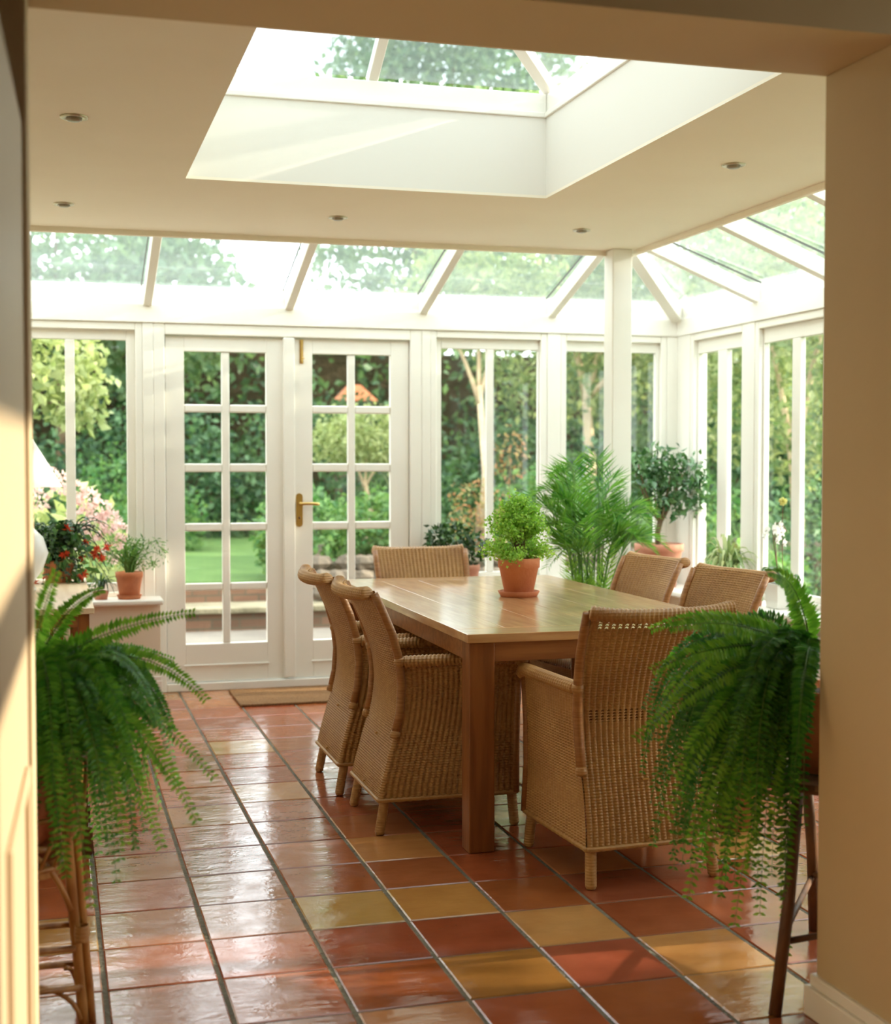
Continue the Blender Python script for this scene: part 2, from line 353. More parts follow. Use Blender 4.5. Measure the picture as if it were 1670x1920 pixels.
# ---- floor tiles
TX, TY, SX, SY = 0.120, 3.957, 0.29774, 0.31289
tones = [(172, 100, 60), (164, 90, 54), (154, 84, 50), (174, 106, 68), (166, 94, 60), (160, 88, 54)]
ochre = {(3, -1), (2, -1), (4, 0), (5, 1), (3, 1), (-1, -1), (3, -3), (5, 2), (2, -9), (7, -2), (6, -6)}
redder = {(3, 0), (5, 0), (4, 1), (2, 0), (4, 2), (6, 1), (2, 1)}
fv, ff, fc = [], [], []
RT = random.Random(3)
for i in range(-5, 14):
    for j in range(-15, 12):
        g = .0038; gx = .0062
        x0, x1 = TX + SX * i + gx, TX + SX * (i + 1) - gx
        y1, y0 = TY - SY * j - g, TY - SY * (j + 1) + g
        if y0 > 8.3: continue
        c = RT.choice(tones)
        if (i, j) in ochre: c = (186, 138, 76) if (i, j) != (3, 1) else (168, 108, 60)
        elif (i, j) in redder: c = RT.choice([(156, 84, 50), (146, 76, 46)])
        elif RT.random() < .10: c = (182, 128, 86)
        c = tuple(max(0, min(255, v + RT.uniform(-6, 6))) for v in c)
        k = len(fv); b = .004; tz = [RT.uniform(-.0007, .0007) for _ in range(4)]
        e = [RT.uniform(-.0012, .0012) for _ in range(4)]
        x0 += e[0]; x1 += e[1]; y0 += e[2]; y1 += e[3]
        fv += [(x0, y0, -.004), (x1, y0, -.004), (x1, y1, -.004), (x0, y1, -.004)]
        fv += [(x0, y0, -.0025), (x1, y0, -.0025), (x1, y1, -.0025), (x0, y1, -.0025)]
        fv += [(x0 + b, y0 + b, tz[0]), (x1 - b, y0 + b, tz[1]), (x1 - b, y1 - b, tz[2]), (x0 + b, y1 - b, tz[3])]
        q = [(8, 9, 10, 11)] + [(4 + a, 4 + (a + 1) % 4, 8 + (a + 1) % 4, 8 + a) for a in range(4)] + [(a, (a + 1) % 4, 4 + (a + 1) % 4, 4 + a) for a in range(4)]
        ff += [tuple(z + k for z in f) for f in q]; fc += [lin(c)] * len(q)
me = bpy.data.meshes.new('floor'); me.from_pydata(fv, [], ff); me.materials.append(M['tile'])
ca = me.color_attributes.new('tile_tone', 'FLOAT_COLOR', 'CORNER')
cols = []
for p, c in zip(me.polygons, fc): cols += list(c) * p.loop_total
ca.data.foreach_set('color', cols)
floor = st(link('floor', me), 'square terracotta floor tiles in red and ochre tones')
MB().box(-1.4, 4.1, -1.2, 8.4, -.12, -.0030).build('grout', M['grout'], floor)

# ---- ceiling with the well of the roof lantern
WX0, WX1, WY0, WY1, WZ = .560, 2.190, 3.87, 5.996, 2.955
mb = MB()
for b in ((XL, WX0, 2.99, YC), (WX1, XC, 2.99, YC), (WX0, WX1, 2.99, WY0), (WX0, WX1, WY1, YC)): mb.box(b[0], b[1], b[2], b[3], HC, HC + .012)
for b in ((XL, WX0 - .1, 2.99, YC), (WX1 + .1, XC, 2.99, YC), (WX0 - .1, WX1 + .1, 2.99, WY0 - .1), (WX0 - .1, WX1 + .1, WY1 + .1, YC)): mb.box(b[0], b[1], b[2], b[3], HC + .012, HC + .11)
ceiling = st(mb.build('ceiling', M['ceil']), 'flat cream ceiling around the roof lantern')
mb = MB(); t = .10; wz0 = HC + .0121
mb.box(WX0 - t, WX0, WY0 - t, WY1 + t, wz0, WZ).box(WX1, WX1 + t, WY0 - t, WY1 + t, wz0, WZ)
mb.box(WX0, WX1, WY0 - t, WY0, wz0, WZ).box(WX0, WX1, WY1, WY1 + t, wz0, WZ)
st(mb.build('trim_1', M['well']), 'white plastered upstand of the roof lantern')
# ceiling edge bead
mb = MB(); mb.box(XL, XC + .03, YC, YC + .03, 2.552, 2.66).box(XC, XC + .03, 2.99, YC, 2.552, 2.66)
st(mb.build('trim_2', M['ceil'], bevel=.006), 'bead along the ceiling edge by the glass roof')
# column at the ceiling corner
st(MB().box(3.07, 3.19, 7.30, 7.43, 0, HC).build('trim_3', M['white'], bevel=.006), 'square white column under the ceiling corner')

# ---- low walls, sills and eaves beam
st(MB().box(XL, .600, 8.13, 8.40, 0, .548).build('wall_back', M['cream'], bevel=.003), 'low wall under the window left of the french doors')
st(MB().box(2.20, 4.2, 8.13, 8.40, 0, .548).build('wall_back', M['cream'], bevel=.003), 'low wall under the windows right of the french doors')
st(MB().box(3.80, 4.2, 2.67, 8.13, 0, .548).build('wall_right', M['cream'], bevel=.003), 'low wall under the right hand windows')
st(MB().box(XL, .612, 8.055, 8.30, .548, .578).build('trim_4', M['white'], bevel=.009), 'white sill under the window left of the doors')
st(MB().prism([(2.23, 8.055), (3.66, 8.055), (3.66, 2.99), (3.98, 2.99), (3.98, 8.31), (2.23, 8.31)], .543, .575).build('trim_5', M['white'], bevel=.009), 'white sill running round the right hand corner')
st(MB().box(XL, .606, 8.112, 8.13, 0, .10).box(XL, .603, 8.117, 8.13, .10, .125).build('baseboard_back', M['white'], bevel=.003), 'white skirting board under the left window')
# wall plate / eaves (lower board proud of the upper one)
mb = MB().box(XL, XR, YB - .012, YB + .16, 2.187, 2.297).box(XR - .012, XR + .16, 2.67, YB + .16, 2.187, 2.297)
st(mb.build('trim_6', M['white'], bevel=.004), 'white eaves board above windows and doors')
mb = MB().box(XL, XR, YB + .004, YB + .16, 2.297, 2.408).box(XR + .004, XR + .16, 2.67, YB + .16, 2.297, 2.408)
st(mb.build('trim_7', M['white'], bevel=.003), 'white sloping sill board of the glass roof')
# ---- posts between the frames (back wall)
POSTS = [(x0, x1, YB - .004, YB + .12, .02 if x0 < 2.9 else .575) for x0, x1 in ((.518, .579), (2.212, 2.266), (3.038, 3.128))] + [(3.868, XR + .12, YB - .004, YB + .12, .575), (XR - .004, XR + .12, 8.10, YB, .575)]
POSTS += [(XR - .004, XR + .08, y0, y1, .575) for y0, y1 in ((7.255, 7.375), (6.36, 6.47), (5.47, 5.58), (4.58, 4.69), (3.69, 3.80))]
for k, p in enumerate(POSTS):
    st(MB().box(p[0], p[1], p[2], p[3], p[4], 2.187).build('trim_%d' % (8 + k), M['white'], bevel=.004), 'white post between the windows')

def window(name, label, axis, a0, a1, z0, z1, glass, zg0, zg1, plane, mull=()):
    """frame from a0..a1, casement with glass spans; axis 'x' = back wall, 'y' = right wall"""
    root = struct(name, label)
    def bx(mb, u0, u1, d0, d1, zz0, zz1):
        if axis == 'x': mb.box(u0, u1, plane + d0, plane + d1, zz0, zz1)
        else: mb.box(plane + d0, plane + d1, u0, u1, zz0, zz1)
    f = MB(); fw = .042
    bx(f, a0, a0 + fw, .0, .075, z0, z1); bx(f, a1 - fw, a1, .0, .075, z0, z1); bx(f, a0 + fw, a1 - fw, .0, .075, z1 - .045, z1); bx(f, a0 + fw, a1 - fw, .0, .075, z0, z0 + .03)
    f.build('window_frame', M['white'], root, bevel=.005)
    s = MB(); g0, g1 = a0 + fw, a1 - fw; d0, d1 = .03, .066
    e0, e1 = min(g[0] for g in glass), max(g[1] for g in glass)
    bx(s, g0, e0, d0, d1, z0 + .03, z1 - .045); bx(s, e1, g1, d0, d1, z0 + .03, z1 - .045)
    bx(s, e0, e1, d0, d1, z0 + .03, zg0); bx(s, e0, e1, d0, d1, zg1, z1 - .045)
    for (p, q) in zip(glass[:-1], glass[1:]): bx(s, p[1], q[0], d0, d1, zg0, zg1)
    s.build('sash', M['white'], root, bevel=.004)
    p = MB(); bx(p, e0 - .005, e1 + .005, .050, .054, zg0 - .005, zg1 + .005)
    p.build('pane', M['glass'], root)
    return root
window('window_1', 'two pane window at left behind the lamp', 'x', -.40, .518, .578, 2.187, [(-.30, .080), (.134, .427)], .66, 2.083, YB)
window('window_2', 'two pane window right of the french doors', 'x', 2.266, 3.038, .575, 2.187, [(2.346, 2.644), (2.691, 2.988)], .674, 2.079, YB)
window('window_3', 'two pane window behind the column', 'x', 3.128, 3.868, .575, 2.187, [(3.167, 3.462), (3.508, 3.802)], .66, 2.079, YB)
window('window_4', 'right hand window nearest the corner', 'y', 7.375, 8.10, .575, 2.187, [(7.457, 7.66), (7.78, 8.046)], .66, 2.058, XR)
for k, (a, b) in enumerate(((6.47, 7.255), (5.58, 6.36), (4.69, 5.47), (3.80, 4.58), (3.0, 3.69))):
    m = (a + b) / 2
    window('window_%d' % (5 + k), ('right hand window behind the orchid' if k == 0 else 'right hand window hidden by the pier'), 'y', a, b, .575, 2.187, [(a + .075, m - .035 if k else 6.80), (m + .035 if k else 6.885, b - .055)], .64, 2.058, XR)
window('window_10', 'far left window of the back wall', 'x', -1.0, -.44, .578, 2.187, [(-.93, -.5)], .66, 2.083, YB)

# ---- french doors
dk = struct('door_1', 'white frame of the french doors')
f = MB().box(.579, .646, YB - .002, YB + .12, 0, 2.187).box(2.138, 2.212, YB - .002, YB + .12, 0, 2.187).box(.646, 2.138, YB - .002, YB + .12, 2.120, 2.187).box(.646, 2.138, YB - .003, YB + .12, 0, .05)
f.build('door_frame', M['white'], dk, bevel=.006)
rowsz = [(.28, .599), (.644, .956), (1.003, 1.310), (1.360, 1.666), (1.713, 2.027)]
def leaf(name, label, x0, x1, g1, g2):
    r = struct(name, label); d0, d1 = YB + .022, YB + .066
    m = MB().box(x0, g1[0], d0, d1, .055, 2.115).box(g2[1], x1, d0, d1, .055, 2.115)
    m.box(g1[0], g2[1], d0, d1, .055, rowsz[0][0]).box(g1[0], g2[1], d0, d1, rowsz[-1][1], 2.115)
    m.build('door_leaf', M['white'], r, bevel=.003)
    b = MB(); ym = (d0 + d1) / 2
    b.box(g1[1], g2[0], d0 + .006, d1 - .006, rowsz[0][0], rowsz[-1][1])
    for p, q in zip(rowsz[:-1], rowsz[1:]):
        b.box(g1[0], g1[1], d0 + .006, d1 - .006, p[1], q[0]).box(g2[0], g2[1], d0 + .006, d1 - .006, p[1], q[0])
    b.build('glazing_bar', M['white'], r, bevel=.008)
    MB().box(g1[0] + .005, g2[1] - .005, ym - .002, ym + .002, rowsz[0][0] + .002, rowsz[-1][1] - .002).build('pane', M['glass'], r)
    k = MB().box(g1[0] - .01, g2[1] + .01, d0 - .007, d0, .145, .157); k.build('kick_moulding', M['white'], r, bevel=.003)
    return r
dl = leaf('door_2', 'left leaf of the french doors with ten panes', .650, 1.385, (.759, .980), (1.028, 1.248))
MB().box(1.348, 1.417, YB - .004, YB + .022, .06, 2.118).build('cover_strip', M['white'], dl, bevel=.005)
dr = leaf('door_3', 'right leaf of the french doors with brass handle', 1.389, 2.134, (1.529, 1.749), (1.796, 2.018))
h = MB(); h.prism([(-.021 + 0, 0)], 0, 0) if 0 else None
y = YB + .022
hp = []
for a in range(0, 181, 20): hp.append((1.4455 + .0205 * math.cos(math.radians(a)), 1.159 + .0205 * math.sin(math.radians(a))))
for a in range(180, 361, 20): hp.append((1.4455 + .0205 * math.cos(math.radians(a)), .996 + .0205 * math.sin(math.radians(a))))
n = len(hp)
hb = MB().add([(x, y - .007, z) for x, z in hp] + [(x, y, z) for x, z in hp], [tuple(range(n)), tuple(range(n, 2 * n))[::-1]] + [(i + n, (i + 1) % n + n, (i + 1) % n, i) for i in range(n)])
hd = hb.build('door_handle', M['brass'], dr); hd['label'] = 'brass lever handle and long backplate'
MB().tube([(1.452, y - .005, 1.116), (1.452, y - .03, 1.116)], .011, 12).tube(bez((1.452, y - .035, 1.116), (1.50, y - .05, 1.119), (1.562, y - .045, 1.113), 10), [.009] * 8 + [.0095, .007], 10).build('lever', M['brass'], hd, True)
MB().lathe([(.0001, -.001), (.007, -.001), (.007, .002), (.0001, .002)], 14).build('keyhole', M['darkwood'], hd, True, loc=(1.446, y - .008, 1.03)).rotation_euler = (PI / 2, 0, 0)
bo = MB().box(1.450, 1.474, y - .004, y, 1.966, 2.112).tube([(1.462, y - .010, 1.972), (1.462, y - .010, 2.110)], .006, 8)
for z in (1.99, 2.03, 2.07, 2.10): bo.box(1.452, 1.472, y - .014, y, z - .004, z + .004)
bo.tube([(1.462, y - .012, 1.995), (1.476, y - .024, 1.997)], .004, 8)
bb = bo.build('door_bolt', M['brass'], dr, bevel=.001); bb['label'] = 'brass slide bolt'

# ---- lean-to glass roof
gr = struct('window_11', 'sloping glass roof above the back windows')
z0, z1 = 2.300, 2.578; ya, yb_ = YB - .06, YC + .03
for x in (-.286, .549, 1.384, 2.220, 3.065):
    MB().beam((x, yb_ - .03, z1), (x, YB + .02, z0 - .027), .050, .085).build('rafter', M['white'], gr, bevel=.005)
def slope_quad(a, b, c, d, th=.006):
    return MB().add([a, b, c, d], ((0, 1, 2, 3),))
def slope_slab(a, b, c, d, th=.006):
    m = MB(); vs = [Vector(p) for p in (a, b, c, d)]; up = Vector((0, 0, th))
    m.add(vs + [v + up for v in vs], ((3, 2, 1, 0), (4, 5, 6, 7), (0, 1, 5, 4), (1, 2, 6, 5), (2, 3, 7, 6), (3, 0, 4, 7))); return m
GZ0, GZ1 = 2.400, 2.675
slope_quad((XL, YB + .06, GZ0), (XR + .06, YB + .06, GZ0), (XC, YC, GZ1), (XL, YC, GZ1)).build('roof_pane', M['roofglass'], gr)
gr2 = struct('window_12', 'sloping glass roof above the right hand windows')
slope_quad((XR + .06, YB + .06, GZ0), (XR + .06, 2.67, GZ0), (XC, 2.67, GZ1), (XC, YC, GZ1)).build('roof_pane', M['roofglass'], gr2)
for yy in (7.232, 6.374, 5.516, 4.658, 3.80):
    MB().beam((XC, yy, z1), (XR + .02, yy, z0 - .02), .060, .085).build('rafter', M['white'], gr2, bevel=.005)
MB().beam((XC - .01, YC - .01, z1), (XR - .0, YB - .0, z0 - .03), .075, .095).build('hip_rafter', M['white'], gr2, bevel=.006)
# thin dark glazing seals beside the rafters
for x in (-.286, .549, 1.384, 2.220, 3.065):
    MB().beam((x - .034, yb_, GZ1 - .018), (x - .034, YB, GZ0 - .0), .006, .010).build('glazing_seal', M['gbrick'], gr)
for yy in (7.232, 6.374, 5.516):
    MB().beam((XC + .03, yy - .040, GZ1 - .018), (XR, yy - .040, GZ0), .006, .010).build('glazing_seal', M['gbrick'], gr2)

# ---- roof lantern
ln = struct('window_13', 'hipped glass roof lantern over the ceiling well')
o = .045
mb = MB()
mb.box(WX0 - o - .06, WX0 - .004, WY0 - .1, WY1 + .1, WZ, WZ + .10).box(WX1 + .004, WX1 + o + .06, WY0 - .1, WY1 + .1, WZ, WZ + .10)
mb.box(WX0 - .004, WX1 + .004, WY0 - .1, WY0 - .004, WZ, WZ + .10).box(WX0 - .004, WX1 + .004, WY1 + .004, WY1 + .1, WZ, WZ + .10)
mb.build('lantern_kerb', M['white'], ln, bevel=.005)
mb = MB()
mb.box(WX0 - .01, WX0 + .012, WY0, WY1, WZ - .012, WZ + .012).box(WX1 - .012, WX1 + .01, WY0, WY1, WZ - .012, WZ + .012).box(WX0, WX1, WY0 - .01, WY0 + .012, WZ - .012, WZ + .012).box(WX0, WX1, WY1 - .012, WY1 + .01, WZ - .012, WZ + .012)
mb.build('bead', M['white'], ln, bevel=.004)
xm = (WX0 + WX1) / 2; rz = WZ + .10 + .46; ry0, ry1 = WY0 + (WX1 - WX0) / 2, WY1 - (WX1 - WX0) / 2
ek = .05; ez = WZ + .085
cs = [(WX0 - ek, WY0 - ek, ez), (WX1 + ek, WY0 - ek, ez), (WX1 + ek, WY1 + ek, ez), (WX0 - ek, WY1 + ek, ez)]
rg = [(xm, ry0, rz), (xm, ry1, rz)]
g = MB(); up = .04
U = lambda p: (p[0], p[1], p[2] + up)
g.add([U(p) for p in cs + rg], ((0, 1, 4), (1, 2, 5, 4), (2, 3, 5), (3, 0, 4, 5)))
go = g.build('lantern_pane', M['lanternglass'], ln)
for a, b in ((cs[0], rg[0]), (cs[1], rg[0]), (cs[2], rg[1]), (cs[3], rg[1])): MB().beam(a, b, .055, .055).build('hip_bar', M['white'], ln, bevel=.004)
MB().beam(rg[0], rg[1], .07, .07).build('ridge_bar', M['white'], ln, bevel=.004)
MB().beam((xm + .01, WY1 + ek, ez), (xm, ry1, rz), .045, .055).build('glazing_bar', M['white'], ln, bevel=.004)
MB().beam((xm, WY0 - ek, ez), (xm, ry0, rz), .045, .055).build('glazing_bar', M['white'], ln, bevel=.004)
for xs, sx in ((WX0 - ek, -1), (WX1 + ek, 1)):
    for yy in (ry0, (ry0 + ry1) / 2, ry1): MB().beam((xs, yy, ez), (xm, yy, rz), .045, .055).build('glazing_bar', M['white'], ln, bevel=.004)

# ---- wall between the garden room and the room of the camera
PX, PY0, PY1, SZ = 1.812, 2.667, 2.995, 2.31
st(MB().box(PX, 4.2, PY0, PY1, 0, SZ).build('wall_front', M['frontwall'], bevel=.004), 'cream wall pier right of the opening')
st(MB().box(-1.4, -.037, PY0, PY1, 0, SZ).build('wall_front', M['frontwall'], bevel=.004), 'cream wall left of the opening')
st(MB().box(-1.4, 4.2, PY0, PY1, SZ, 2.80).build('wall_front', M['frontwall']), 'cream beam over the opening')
bbm = MB()
for x0 in (PX,): bbm.prism([(x0 - .022, PY0 - .02), (4.0, PY0 - .02), (4.0, PY1 + .022), (x0 - .022, PY1 + .022)], 0, .075).prism([(x0 - .012, PY0 - .01), (4.0, PY0 - .01), (4.0, PY1 + .012), (x0 - .012, PY1 + .012)], .075, .105)
st(bbm.build('baseboard_right', M['white'], bevel=.004), 'moulded skirting board round the pier foot')
st(MB().box(XL - .12, XL, PY1, 8.4, 0, 2.70).build('wall_left', M['cream']), 'cream side wall at left')
# room of the camera
st(MB().box(-1.4, 3.12, -1.2, PY0, 2.60, 2.72).build('ceiling', M['tan']), 'cream ceiling of the room in front')
st(MB().box(-1.52, -1.4, -1.2, PY1, 0, 2.72).build('wall_left', M['tan']), 'left wall of the room in front')
st(MB().box(-1.52, 4.2, -1.32, -1.2, 0, 2.72).build('wall_back', M['tan']), 'wall behind the camera')
mb = MB().box(3.0, 3.12, -1.2, 1.38, 0, 2.6).box(3.0, 3.12, 1.38, PY0, 0, .55).box(3.0, 3.12, 1.38, PY0, 2.53, 2.6)  # opening added so that sun reaches the open door
st(mb.build('wall_right', M['tan']), 'right wall of the room in front with an opening added for the sun')
st(MB().box(3.02, 3.08, 1.38, PY0, 2.11, 2.24).build('window_14', M['white']), 'unseen bar added to cast a shadow band on the open door')  # unseen bar added to throw a shadow band on the door leaf
# open panelled door leaf at the left edge
lf = struct('door_4', 'open cream panelled door at the left edge')
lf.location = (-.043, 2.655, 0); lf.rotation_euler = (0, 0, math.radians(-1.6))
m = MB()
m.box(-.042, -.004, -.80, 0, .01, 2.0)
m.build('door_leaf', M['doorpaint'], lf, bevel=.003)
for (a, b) in ((.16, .84),):
    m = MB()
    for (ya_, yb2, za, zb) in ((-.68, -.655, a, b), (-.145, -.12, a, b), (-.655, -.145, a, a + .025), (-.655, -.145, b - .025, b)): m.box(-.004, .006, ya_, yb2, za, zb)
    m.build('panel_moulding', M['doorpaint'], lf, bevel=.004)

# ---- doormat, radiator
tag(MB().box(1.0, 1.88, 7.68, 8.22, 0.0, .014).build('doormat', M['mat'], bevel=.005), 'brown coir doormat in front of the french doors', 'doormat')
rd = thing('radiator', 'white panel radiator under the right hand sill', 'radiator', (3.745, 6.2, 0))
MB().box(-.04, .04, -1.15, 1.15, .10, .47).build('panel', M['white'], rd, bevel=.008)
mb = MB().box(-.055, .055, -1.16, 1.16, .47, .487)
mb.build('top_grille', M['white'], rd, bevel=.004)
mb = MB()
for k in range(60): mb.box(-.0425, -.0395, -1.1 + k * .037, -1.1 + k * .037 + .018, .415, .421)
mb.build('vent_slot', M['gbrick'], rd)
for q in (-1, .95): MB().box(-.03, .03, q, q + .05, 0, .12).build('foot', M['white'], rd)

# ---- downlights
def downlight(x, y, lab):
    t = thing('ceiling_light', lab, 'ceiling light', (x, y, HC), 0, 'recessed ceiling spotlights')
    MB().lathe([(.048, .001), (.048, -.005), (.044, -.007), (.030, -.007), (.028, .0)], 28).build('rim', M['metal'], t, True)
    MB().lathe([(.026, -.001), (.027, -.012), (.020, -.016), (.0, -.017)], 24).build('lamp', M['bulb'], t, True)
for x, y, l in ((.087, 5.033, 'recessed spotlight nearest the left edge of the lantern well, larger of the two at left'),
                (.067, 6.736, 'recessed spotlight at left close to the glass roof'),
                (1.371, 6.739, 'recessed spotlight between the lantern well and the doors'),
                (2.666, 6.756, 'recessed spotlight next to the white column'),
                (2.674, 5.107, 'recessed spotlight right of the lantern well')): downlight(x, y, l)

# ================================================================== DINING TABLE
TZ = .775
tb = thing('dining_table', 'large honey coloured wooden dining table with square legs', 'table', (1.95, 5.71, 0), math.radians(-.4))
mb = MB(); wdt = 1.12; ln_ = 2.30; ns = 6
for k in range(ns):
    a = -wdt / 2 + wdt / ns * k
    mb.box(a + .0006, a + wdt / ns - .0006, -ln_ / 2 + .16, ln_ / 2 - .16, TZ - .032, TZ)
mb.build('tabletop', M['wood'], tb, bevel=.0015)
MB().box(-wdt / 2, wdt / 2, -ln_ / 2, -ln_ / 2 + .159, TZ - .032, TZ).build('tabletop_end', M['woodend'], tb, bevel=.003)
MB().box(-wdt / 2, wdt / 2, ln_ / 2 - .159, ln_ / 2, TZ - .032, TZ).build('tabletop_end', M['woodend'], tb, bevel=.003)
ap = MB()
ap.box(-.46, .46, -ln_ / 2 + .025, -ln_ / 2 + .05, TZ - .102, TZ - .032).box(-.46, .46, ln_ / 2 - .05, ln_ / 2 - .025, TZ - .102, TZ - .032)
ap.box(-wdt / 2 + .02, -wdt / 2 + .045, -1.05, 1.05, TZ - .102, TZ - .032).box(wdt / 2 - .045, wdt / 2 - .02, -1.05, 1.05, TZ - .102, TZ - .032)
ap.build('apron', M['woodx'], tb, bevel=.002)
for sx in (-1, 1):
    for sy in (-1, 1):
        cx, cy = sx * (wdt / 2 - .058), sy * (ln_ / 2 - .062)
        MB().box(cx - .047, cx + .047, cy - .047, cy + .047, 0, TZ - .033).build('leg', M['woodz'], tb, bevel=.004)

# ================================================================== WICKER CHAIRS
def weave(surf, W_, H_, rib=.0205, row=.0095, amp=.0037, amp2=.0030, holes=(), cpr=4, rpr=3):
    nr = max(2, round(W_ / rib)); nu = nr * cpr; nv = max(3, round(H_ / row)) * rpr
    uu = np.linspace(0, 1, nu + 1); vv = np.linspace(0, 1, nv + 1)
    Ug, Vg = np.meshgrid(uu, vv)
    P = surf(Ug, Vg)
    e = 1e-3
    Pu = surf(Ug + e, Vg) - surf(Ug - e, Vg); Pv = surf(Ug, Vg + e) - surf(Ug, Vg - e)
    Nn = np.cross(Pu, Pv); Nn /= np.linalg.norm(Nn, axis=-1)[..., None] + 1e-9
    ru = Ug * nr; rv = Vg * nv / rpr
    rib_ = np.abs(np.sin(PI * ru)); strand = np.cos(2 * PI * rv)
    disp = amp * (rib_ - .5) * 2 + amp2 * strand * (.35 + .65 * rib_)
    P = P + Nn * disp[..., None]
    V = P.reshape(-1, 3); i, j = np.meshgrid(np.arange(nu), np.arange(nv)); a = (j * (nu + 1) + i)
    keep = np.ones(a.shape, bool)
    for (h0, h1, u0, u1) in holes:
        vc = (j + .5) / nv; uc = (i + .5) / nu
        keep &= ~((vc > h0) & (vc < h1) & (uc > u0) & (uc < u1) & ((i % cpr == 0) | (i % cpr == cpr - 1)) & (j % rpr != 0))
    a = a[keep]
    F = np.stack([a, a + 1, a + nu + 2, a + nu + 1], -1).reshape(-1, 4)
    return V, F
def join_np(parts):
    V = []; F = []; k = 0
    for v, f in parts: V.append(v); F.append(f + k); k += len(v)
    return np.concatenate(V), np.concatenate(F)
def sm(t): t = np.clip(t, 0, 1); return t * t * (3 - 2 * t)
ZB, ZA, ZT = .130, .625, .905
_pb = np.polyfit([.12, .25, .38, .50, .62, .75, .91], [-.030, .002, .030, .044, .028, -.020, -.098], 4)
_ph = np.polyfit([.12, .36, .62, .91], [.238, .226, .232, .246], 3)
def backy(z):
    """centre line of the back panel, y local (negative = outwards)"""
    return np.polyval(_pb, z)
def halfw(z):
    return np.polyval(_ph, z)
def bowl(u, z):       # concave back as seen from the front: ends come forward
    return .045 * ((u * 2 - 1) ** 2) * np.clip((z - .3) / .5, 0, 1)
def front_y(z): return np.interp(z, [.12, .40, .64], [.500, .505, .515])
CLOSED = []
def make_chair():
    root = bpy.data.objects.new('wicker_armchair', None); C.objects.link(root)
    def s_back(u, v):
        z = ZB + (ZT - ZB) * v; hw = halfw(z)
        return np.stack([-hw + 2 * hw * u, backy(z) + bowl(u, z), z], -1)
    V, F = weave(s_back, .47, ZT - ZB, holes=((.915, .965, .06, .94), (.51, .56, .06, .94)))
    np_mesh('backrest', V, F, M['wicker'], root, True)
    V, F = weave(s_back, .47, ZT - ZB); closed = np_mesh('backrest_closed', V, F, M['wicker'], None, True)
    CLOSED.append(closed.data); bpy.data.objects.remove(closed)
    for sx in (-1, 1):
        def s_side(u, v):
            z = ZB + (ZA - ZB) * v; hw = halfw(z) + .004; y0 = backy(z) + bowl(0 * z, z); y1 = front_y(z)
            y = y0 + (y1 - y0) * u
            x = sx * (hw + .012 * np.sin(PI * u) * v)
            return np.stack([x, y, z], -1) if sx < 0 else np.stack([x, y, z], -1)
        V, F = weave(s_side, .48, ZA - ZB, holes=((.60, .72, .12, .9),) if False else ())
        np_mesh('side_panel', V, F, M['wicker'], root, True)
    def s_front(u, v):
        z = ZB + (.42 - ZB) * v; hw = halfw(z)
        return np.stack([-hw + 2 * hw * u, front_y(z) + .012 * np.sin(PI * u), z], -1)
    V, F = weave(s_front, .47, .42 - ZB); np_mesh('front_panel', V, F, M['wicker'], root, True)
    def s_seat(u, v):
        y = .10 + (.50 - .10) * v; z = np.full_like(u, .42) + .01 * np.sin(PI * u) * np.sin(PI * v)
        return np.stack([-.226 + .452 * u, y, z], -1)
    V, F = weave(s_seat, .45, .48, row=.014); np_mesh('seat', V, F, M['wicker'], root, True)
    # braided rails
    n = 260
    pts = [(-halfw(.905) * 1.03 + 2 * 1.03 * halfw(.905) * u, float(backy(.905)) + bowl(u, .905) - .024, .886 + .014 * (2 * u - 1) ** 4) for u in np.linspace(0, 1, n)]
    MB().tube(pts, [.013] + [.0235] * (n - 2) + [.013], 16, True, rope=(210, .22)).build('top_rail', M['wicker'], root, True)
    for sx in (-1, 1):
        x0 = sx * (halfw(.66) + .004)
        pts = []
        for u in np.linspace(0, 1, 240):
            yy = float(backy(.65)) + .045 + (.535 - float(backy(.65)) - .045) * u
            pts.append((x0 + sx * .012 * math.sin(PI * u), yy, .638 + .004 * math.sin(PI * u) - .03 * max(0, (u - .92) / .08) ** 2))
        MB().tube(pts, [.012] + [.0225] * 236 + [.021, .016, .008], 14, True, rope=(210, .22)).build('armrest', M['wicker'], root, True)
        # corner pole up the back
        pz = [.355, .36, .45, .55, .65, .75, .84, .895]
        pts = [(sx * (float(halfw(z)) + .006), float(backy(z)) + bowl(0, z) - .004, z) for z in pz]
        bp = MB().tube(pts, [.008, .0165, .0165, .0165, .016, .016, .0155, .015], 12).build('back_post', M['cane'], root, True)
        for z in (.37, .64):
            zz = [z - .014, z - .007, z, z + .007, z + .014]
            MB().tube([(sx * (float(halfw(a)) + .006), float(backy(a)) + bowl(0, a) - .004, a) for a in zz], [.017, .0195, .0205, .0195, .017], 12).build('cane_binding', M['wicker'], bp, True)
        # front corner pole
        MB().tube([(sx * (float(halfw(z)) + .002), float(front_y(z)), z) for z in (.13, .3, .45, .63)], .014, 10).build('front_post', M['cane'], root, True)
        # wrapped legs
        zs = np.linspace(.16, .0, 30)
        for (by, oy) in ((.004, -.030), (.488, .012)):
            pts = [(sx * (.212 + .012 * (1 - z / .16)), by + oy * (1 - z / .16), z) for z in zs]
            MB().tube(pts, [.0185 + (.0008 if k % 2 else 0) if k < 28 else (.016 if k == 28 else .013) for k in range(30)], 12, True).build('leg', M['wicker'], root, True)
    # bottom edge binding
    pts = [(-.24, -.03, ZB), (.24, -.03, ZB), (.24, .502, ZB), (-.24, .502, ZB), (-.24, -.03, ZB)]
    dense = []
    for a, b in zip(pts[:-1], pts[1:]):
        for t in np.linspace(0, 1, 40, endpoint=False): dense.append(tuple(a[k] + (b[k] - a[k]) * t for k in range(3)))
